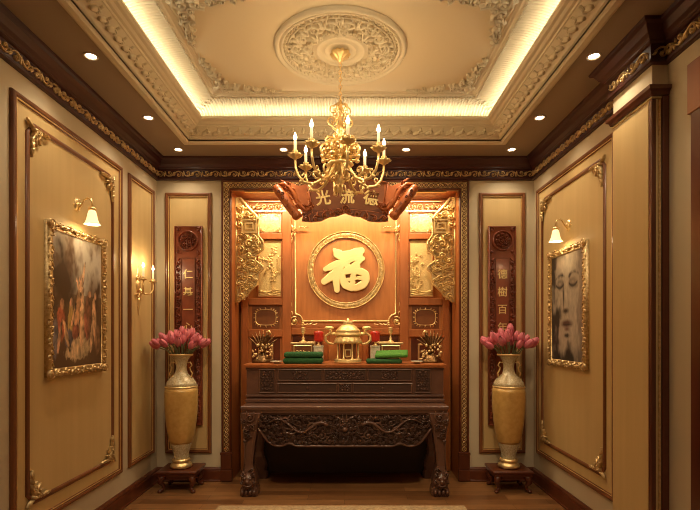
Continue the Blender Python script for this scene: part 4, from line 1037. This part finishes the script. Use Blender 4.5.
# ------------------------------------------------------------------ paintings
def lerp3(a, b, t): t = max(0,min(1,t)); return tuple(a[i]+(b[i]-a[i])*t for i in range(3))
def ell(u, v, cx, cy, rx, ry, ang=0):
    c, s = cos(ang), sin(ang); x = (u-cx)*c+(v-cy)*s; y = -(u-cx)*s+(v-cy)*c
    return sqrt((x/rx)**2+(y/ry)**2)
def nz(u, v, s, k=0): return noise.fractal(Vector((u*s, v*s, k*7.1)), 1., 2., 4)
def paint_fig(u, v):      # u 0..1 left->right as seen, v 0..1 bottom->top
    n = nz(u,v*.8,5); n2 = nz(u,v*.85,22,2)
    c = lerp3((.13,.07,.035), (.34,.26,.19), (v-.45)*1.8+n*1.1+n2*.5)
    if v > .55: c = lerp3(c, (.66,.62,.54), (v-.55)*1.5+(u-.35)*.9+n*1.6)
    c = lerp3(c, (.07,.04,.02), 1.5-ell(u,v,.2,.66,.24,.30)*1.4+n*1.2)
    c = lerp3(c, (.09,.045,.02), .9-ell(u,v,.85,.50,.22,.30)*1.1+n)
    for (cx,cy,rx,ry,an,col) in ((.56,.50,.055,.19,.10,(.66,.42,.24)),(.60,.72,.022,.11,-.3,(.68,.46,.28)),(.48,.42,.05,.16,-.25,(.50,.28,.14)),(.70,.40,.06,.17,.0,(.20,.09,.05)),
        (.84,.36,.045,.17,.1,(.58,.36,.20)),(.17,.33,.07,.13,.2,(.42,.12,.06)),(.18,.47,.035,.04,0,(.45,.25,.14)),(.34,.34,.05,.15,-.1,(.46,.30,.10)),(.35,.49,.03,.035,0,(.50,.30,.18)),
        (.52,.14,.26,.085,.1,(.52,.38,.22)),(.57,.30,.05,.15,-.1,(.62,.40,.22)),(.06,.22,.05,.15,0,(.20,.17,.18)),(.92,.2,.06,.12,0,(.22,.12,.06)),(.74,.57,.03,.03,0,(.45,.27,.16)),(.86,.56,.028,.03,0,(.48,.3,.18)),(.57,.66,.03,.032,0,(.55,.34,.2)),
        (.30,.22,.08,.07,.3,(.12,.10,.12)),(.50,.60,.018,.09,.5,(.60,.38,.22)),(.40,.40,.018,.10,-.5,(.55,.34,.2)),(.66,.30,.04,.10,.3,(.34,.12,.07)),(.26,.24,.03,.12,.5,(.55,.36,.2)),(.13,.22,.025,.12,-.3,(.5,.3,.18)),(.78,.24,.03,.14,-.2,(.5,.32,.18)),(.44,.27,.07,.05,.2,(.30,.10,.06))):
        e = ell(u,v,cx,cy,rx,ry,an) + n2*.35
        if e < 1.12: c = lerp3(c, tuple(max(0,x*(1.15+.9*n2-.45*((u-cx)/rx))) for x in col), (1.12-e)*7)
    return c
def paint_face(u, v):
    n = nz(u,v,4,5); n2 = nz(u,v*.8,16,6); dark = (.035,.028,.025); pale = (.46,.39,.30)
    e = ell(u,v,.52,.56,.46,.58)
    c = lerp3(pale, (.20,.16,.13), (e-.75)*2.6+n*.9)
    c = lerp3(c, dark, (.24-u)*7+n*1.8)                       # hair on the left
    c = lerp3(c, (.60,.54,.42), .9-ell(u,v,.50,.83,.24,.12)*1.1)
    for cx in (.28,.70):
        c = lerp3(c, dark, 1.15-ell(u,v,cx,.72,.13,.060)*1.0+n2*.5)         # eye socket
        if ell(u,v,cx,.715,.10,.036) < 1: c = lerp3(c, (.36,.30,.23), 1.1-ell(u,v,cx,.725,.10,.036)*1.1)   # closed lid
        ln = abs(v-(.690+.22*((u-cx)/.12)**2*.12))
        if abs(u-cx) < .125: c = lerp3(c, dark, 1.5-ln*85)
        bd = abs(v-(.810-1.2*(u-cx-.02)**2))
        if abs(u-cx) < .16: c = lerp3(c, dark, 1.0-bd*34+n2*.8-abs(u-cx)*1.5)
    c = lerp3(c, dark, 1.2-ell(u,v,.40,.60,.030,.15,.05)*1.1+n2*.3)            # shaded side of the nose
    c = lerp3(c, (.62,.55,.43), 1.2-ell(u,v,.48,.62,.038,.16)*1.2)
    c = lerp3(c, dark, 1.4-ell(u,v,.47,.465,.10,.026)*1.1)
    c = lerp3(c, (.13,.06,.045), 1.6-ell(u,v,.50,.345,.15,.032)*1.1+n2*.3); c = lerp3(c, dark, 1.3-ell(u,v,.50,.335,.15,.008)*1.0)
    c = lerp3(c, (.20,.11,.08), 1.3-ell(u,v,.51,.295,.10,.026)*1.2)
    c = lerp3(c, dark, 1.1-ell(u,v,.51,.235,.12,.024)*1.0+n2*.6)
    c = lerp3(c, dark, .9-ell(u,v,.20,.40,.09,.22)*1.0+n)
    c = lerp3(c, dark, (.10-v)*8+n*1.5); c = lerp3(c, (.30,.23,.18), (u-.84)*5+n)
    return tuple(max(.01,x*(1+.25*n2)) for x in c)
def painting(F, u0, u1, v0, v1, fn, flip, label, gt):
    t = thing('framed_painting', label, 'painting', F(u0, v0, 0))
    nu, nv = 90, 120; fw = .045; a0, a1, b0, b1 = u0+fw, u1-fw, v0+fw, v1-fw
    vs = [F(a0+(a1-a0)*i/nu, b0+(b1-b0)*j/nv, .020) for j in range(nv+1) for i in range(nu+1)]
    fs = [(j*(nu+1)+i, j*(nu+1)+i+1, (j+1)*(nu+1)+i+1, (j+1)*(nu+1)+i) for j in range(nv) for i in range(nu)]
    m = M(); m.add(vs, fs, True); m.box((a0-.01,b0-.01,.006), (a1+.01,b1+.01,.0195), F)
    o = m.build('canvas', gt, t, recalc=False)
    at = o.data.color_attributes.new('Paint', 'FLOAT_COLOR', 'POINT'); cols = []
    for j in range(nv+1):
        for i in range(nu+1):
            u = i/nu; u = 1-u if flip else u; cols += list(fn(u, j/nv)) + [1]
    cols += [.2,.15,.1,1]*8; at.data.foreach_set('color', cols)
    m = M().sweep(rect(u0,v0,u1,v1), [(0,.003),(0,.022),(.008,.034),(.016,.036),(.026,.026),(.032,.026),(.038,.030),(.046,.024),(.048,.003)], F, smooth=True); fr = m.build('gilt_frame', 'antique', t)
    m = M(); G = sub(F,0,0,1,1,0,.026); P = rect(u0+.018,v0+.018,u1-.018,v1-.018); rnd = random.Random(4)
    for k in range(4):
        a, b = Vector(P[k]), Vector(P[(k+1)%4]); L = (b-a).length; n_ = int(L/.045); d_ = (b-a).normalized(); an = math.atan2(d_.y, d_.x)
        for q in range(n_):
            p = a + d_*(q+.5)*L/n_
            H_ = sub(G, p.x, p.y, 1, 1, an); m.curl(H_, -.004, .002*(1 if q%2 else -1), .012, q*2.2, 1 if q%2 else -1, 1.1, .010, .014, 9, tail=.014); m.leaf(H_, .008, -.010 if q%2 else .010, .026, (-.5 if q%2 else .5), .013, .014)
    for (x,y) in P: m.dome(G, x, y, .026, .020, 10); m.ring(G, x, y, .022, .010, .018, 16)
    m.build('frame_carving', 'antique', fr)
MT['paint_a'] = attr_mat('oil_paint_figures', .45); MT['paint_b'] = attr_mat('oil_paint_face', .45)
painting(FL, 2.565, 3.17, Hh(-.240), Hh(.607), paint_fig, False, 'gilt framed oil painting of figures under trees on the left wall', 'paint_a')
painting(FR, 3.12, 3.705, Hh(-.240), Hh(.607), paint_face, True, 'gilt framed monochrome painting of a woman\'s face on the right wall', 'paint_b')

# ------------------------------------------------------------------ picture lamps and candle sconce
def picture_lamp(F, u, label):
    v = Hh(.762); t = thing('wall_lamp', label, 'wall lamp', F(u,v,0), 'bell shade wall lamps')
    m = M(); 
    for k in range(8): m.leaf(F, u, v, .045, 2*pi*k/8, .022, .014, .2)
    m.dome(F, u, v, .030, .022, 16, .042); m.dome(sub(F,0,0,1,1,0,.018), u, v, .014, .014, 10); m.build('backplate', 'gold', t)
    P = [(0,.012),(.010,.035),(.045,.055),(.075,.065),(.100,.055),(.110,.025),(.110,-.005)]
    # arm rises from the plate, arches out and drops to the shade
    pts = [F(u, v-.03, .012), F(u, v-.005, .035), F(u, v+.030, .050), F(u, v+.040, .070), F(u, v+.034, .090), F(u, v+.012, .098), F(u, v-.018, .098)]
    M().tube(pts, .0055, 8).build('arm', 'gold', t)
    c = F(u, v, .098)
    M().lathe([(.010,-.012),(.020,-.018),(.022,-.030),(.018,-.034)], c, 16).build('shade_holder', 'gold', t)
    M().lathe([(.013,-.030),(.021,-.040),(.026,-.062),(.031,-.088),(.039,-.108),(.047,-.118),(.044,-.118),(.036,-.107),(.028,-.086),(.023,-.060),(.010,-.034)], c, 36, lobef=[0,0,0,.01,.03,.05,.05,.03,.01,0,0], nl=9, cap=False).build('glass_shade', 'shade', t)
    M().ball((c.x,c.y,c.z-.075), .018).build('bulb', 'led', t)
    point('lamp_bulb', (c.x,c.y,c.z-.115), .65, (1,.74,.42), .02)
picture_lamp(FL, 2.87, 'gold wall lamp with frosted bell shade above the figure painting')
picture_lamp(FR, 3.41, 'gold wall lamp with frosted bell shade above the face painting')
def flame(parent, c, r=.008, h=.034):
    M().lathe([(r*.5,0),(r,h*.22),(r*.95,h*.4),(r*.5,h*.72),(r*.08,h)], c, 12).build('flame_bulb', 'flame', parent)
t = thing('candle_sconce', 'gold twin candle wall sconce on the narrow left wall panel', 'wall sconce', FL(3.70,Hh(.30),0))
u, v = 3.70, Hh(.36); m = M()
m.dome(FL, u, v, .035, .022, 16, .055)
for s_ in (1,-1):
    G = sub(FL, u, v, s_, 1)
    m.curl(G, .022, .060, .022, 3, -1, 1.3, .010, .018, 12, tail=.03); m.curl(G, .018, -.075, .018, 1, 1, 1.2, .009, .016, 12, tail=.03); m.leaf(G, .01, -.09, .08, -1.75, .018, .018); m.leaf(G, .01, .05, .06, 1.3, .016, .018)
m.leaf(FL, u, v-.09, .13, -pi/2, .022, .020, 0); m.leaf(FL, u, v+.05, .10, pi/2, .022, .020, 0); m.build('backplate', 'gold', t)
for s_ in (-1,1):
    pts = [FL(u,v-.02,.015), FL(u+s_*.03,v-.06,.045), FL(u+s_*.065,v-.06,.07), FL(u+s_*.09,v-.02,.085), FL(u+s_*.09,v+.03,.085)]
    a = M().tube(pts, .006, 8).build('arm', 'gold', t); c = pts[-1]
    M().lathe([(.006,0),(.014,.004),(.026,.010),(.030,.016),(.014,.014),(.012,.026),(.014,.032),(.008,.033)], c, 18).build('cup', 'gold', a)
    M().lathe([(.008,.03),(.008,.10),(.004,.102)], c, 12).build('candle', 'candle', a)
    flame(a, (c.x,c.y,c.z+.102), .009, .036); point('sconce_flame', (c.x+.0,c.y,c.z+.165), .55, (1,.75,.42), .015)

# ------------------------------------------------------------------ chandelier
cx_, cy_ = -.018, 2.88
t = thing('chandelier', 'gold candle chandelier with scroll arms hanging before the altar', 'chandelier', (cx_,cy_,ZC))
Lz = lambda pr_, nm, mt='gold', n=24, par=None, **k: M().lathe([(a, b) for a,b in pr_], (cx_,cy_,CH), n, **k).build(nm, mt, par or t)
Lz([(.004,1.615),(.014,1.618),(.020,1.632),(.036,1.640),(.052,1.650),(.058,1.662),(.052,1.67)], 'canopy', lobe=.09, nl=10, n=60)
m = M()
z = 1.37
k = 0
while z < 1.612:
    a = (k % 2)*pi/2; P = [(cx_+.008*cos(q)*cos(a), cy_+.008*cos(q)*sin(a), CH+z+.011+.014*sin(q)) for q in [2*pi*i/10 for i in range(11)]]
    m.tube(P, .0025, 5); z += .0215; k += 1
m.build('chain', 'gold', t)
Lz([(.004,1.385),(.010,1.378),(.016,1.362),(.010,1.348),(.020,1.338),(.012,1.322),(.008,1.30),(.010,1.26),(.022,1.235),(.030,1.215),(.022,1.195),(.012,1.18),(.016,1.16),(.036,1.13),(.046,1.10),(.040,1.07),(.022,1.05),(.028,1.035),(.050,1.015),(.056,.995),(.046,.97),(.026,.95),(.018,.93),(.026,.91),(.018,.888),(.008,.87),(.014,.852),(.008,.835),(.003,.815)], 'column', n=24)
Lz([(.03,.985),(.066,.990),(.078,1.002),(.072,1.014),(.04,1.02)], 'arm_plate', n=32, lobe=.06, nl=8)
VP = lambda a: (lambda u, v, w=0.: Vector((cx_ + u*cos(a) - w*sin(a), cy_ + u*sin(a) + w*cos(a), CH+v)))
def vscroll(m, a, P, rads, n=7): m.tube([VP(a)(u,v) for u,v in P], rads, n)
def spiral(u, v, R, a0, d_, turns, n=14): return [(u+R*((1-i/(n-1))*.88+.12)*cos(a0+d_*2*pi*turns*i/(n-1)), v+R*((1-i/(n-1))*.88+.12)*sin(a0+d_*2*pi*turns*i/(n-1))) for i in range(n)]
for k in range(6):                                     # filigree crown and body scrolls
    a = 2*pi*k/6+.2; m = M()
    vscroll(m, a, [(.012,1.365),(.030,1.36)]+spiral(.040,1.325,.028,1.8,-1,1.2), [.004]*2+[.005*(1-.04*i) for i in range(14)])
    vscroll(m, a, [(.014,1.205),(.040,1.22)]+spiral(.050,1.262,.030,-1.6,1,1.25), [.005]*2+[.006*(1-.04*i) for i in range(14)])
    m.build('crown_scroll', 'gold', t)
for k in range(8):
    a = 2*pi*(k+.5)/8; m = M()
    vscroll(m, a, [(.03,1.02)]+spiral(.085,1.085,.048,-2.2,1,1.35,18), [.009]+[.0095*(1-.035*i) for i in range(18)])
    G = lambda u, v, w=0., a=a: VP(a)(u, v, w)
    m.ball(VP(a)(.085,1.085), .016, 8, 5); vscroll(m, a, [(.04,1.16)]+spiral(.070,1.135,.026,1.2,-1,1.2,12), [.007]+[.008*(1-.035*i) for i in range(12)]);
    for q in range(4): m.ball(VP(a+.25)(.060+.012*q,1.04+.02*q), (.011,.011,.015), 8, 5)
    m.ball(VP(a)(.05,1.13), (.012,.012,.02), 8, 5); m.ball(VP(a)(.11,1.04), (.016,.012,.014), 8, 5)
    m.build('body_scroll', 'gold', t)
    m = M(); vscroll(m, a, [(.022,.955)]+spiral(.042,.925,.022,1.4,-1,1.2,12), [.006]*13); vscroll(m, a, [(.012,.885),(.03,.875),(.036,.855),(.026,.842)], [.004,.005,.004,.002]); m.build('lower_scroll', 'gold', t)
for k in range(8):
    a = radians(-90 + 10 + 45*k)
    m = M()
    P = [(.050,1.00),(.075,.955),(.115,.905),(.165,.878),(.215,.888),(.250,.925),(.266,.975),(.268,1.02)]
    vscroll(m, a, P, [.010,.0095,.009,.009,.0085,.008,.0075,.007], 8)
    vscroll(m, a, spiral(.135,.945,.034,-1.9,1,1.2,12), [.007*(1-.04*i) for i in range(12)])
    vscroll(m, a, spiral(.222,.925,.022,-.2,-1,1.1,10), [.006*(1-.04*i) for i in range(10)])
    for (u_,v_) in ((.10,.925),(.165,.870),(.235,.893)): m.ball(VP(a)(u_,v_), (.012,.012,.010), 8, 4)
    arm = m.build('arm', 'gold', t)
    c = VP(a)(.268,1.02); c = (c.x,c.y,c.z)
    M().lathe([(.005,-.012),(.010,0),(.018,.006),(.036,.018),(.042,.028),(.036,.026),(.014,.020),(.012,.034),(.017,.042),(.017,.050),(.008,.050)], c, 32, lobef=[0,0,.05,.14,.18,.14,0,0,0,0,0], nl=8).build('drip_cup', 'gold', arm)
    cd = M().lathe([(.0085,.048),(.0085,.112),(.004,.114)], c, 12).build('candle', 'candle', arm)
    flame(arm, (c[0],c[1],c[2]+.114), .011, .044); point('chandelier_flame', (c[0],c[1],c[2]+.180), 1.0, (1,.72,.38), .012)

# ------------------------------------------------------------------ rug
t = thing('rug', 'beige patterned rug on the wooden floor before the altar', 'rug', (-.02,2.3,0))
M().box((-.90,1.15,.001), (.86,3.458,.010)).build('border', 'rugb', t)
M().box((-.80,1.25,.0105), (.76,3.37,.0125)).build('field', 'rug', t)

# ------------------------------------------------------------------ niche light and camera
nl = MT['ledstrip']
t = thing('niche_light', 'slim light strip under the top of the altar niche', 'strip light', (0,4.12,NT))
M().box((-.85,4.075,NT-.012), (.85,4.095,NT-.001)).build('light_bar', 'gold', t)
area('niche_light_lamp', (0,4.085,NT-.02), (radians(26),0,0), (1.7,.03), 13, (1,.78,.45), 160)
bpy.context.view_layer.update()

cam = bpy.data.cameras.new('camera'); co = bpy.data.objects.new('camera', cam); C.objects.link(co)
co.location = (.04,0,CH); co.rotation_euler = (pi/2,0,0); cam.sensor_width = 36; cam.lens = 483/700*36; cam.shift_x = 0; cam.shift_y = 78/700; cam.clip_start = .05
sc.camera = co
w = bpy.data.worlds.new('world'); sc.world = w; w.use_nodes = True; w.node_tree.nodes['Background'].inputs[0].default_value = (1,.8,.55,1); w.node_tree.nodes['Background'].inputs[1].default_value = .02
sc.view_settings.view_transform = 'Standard'; sc.view_settings.look = 'None'; sc.view_settings.gamma = 1; sc.view_settings.exposure = 0.55
sc.cycles.max_bounces = 6; sc.cycles.diffuse_bounces = 4; sc.cycles.glossy_bounces = 3; sc.cycles.sample_clamp_indirect = 4; sc.cycles.use_denoising = True; sc.cycles.filter_width = 1.0
for o in list(sc.objects):
    if 'base' in o: del o['base']
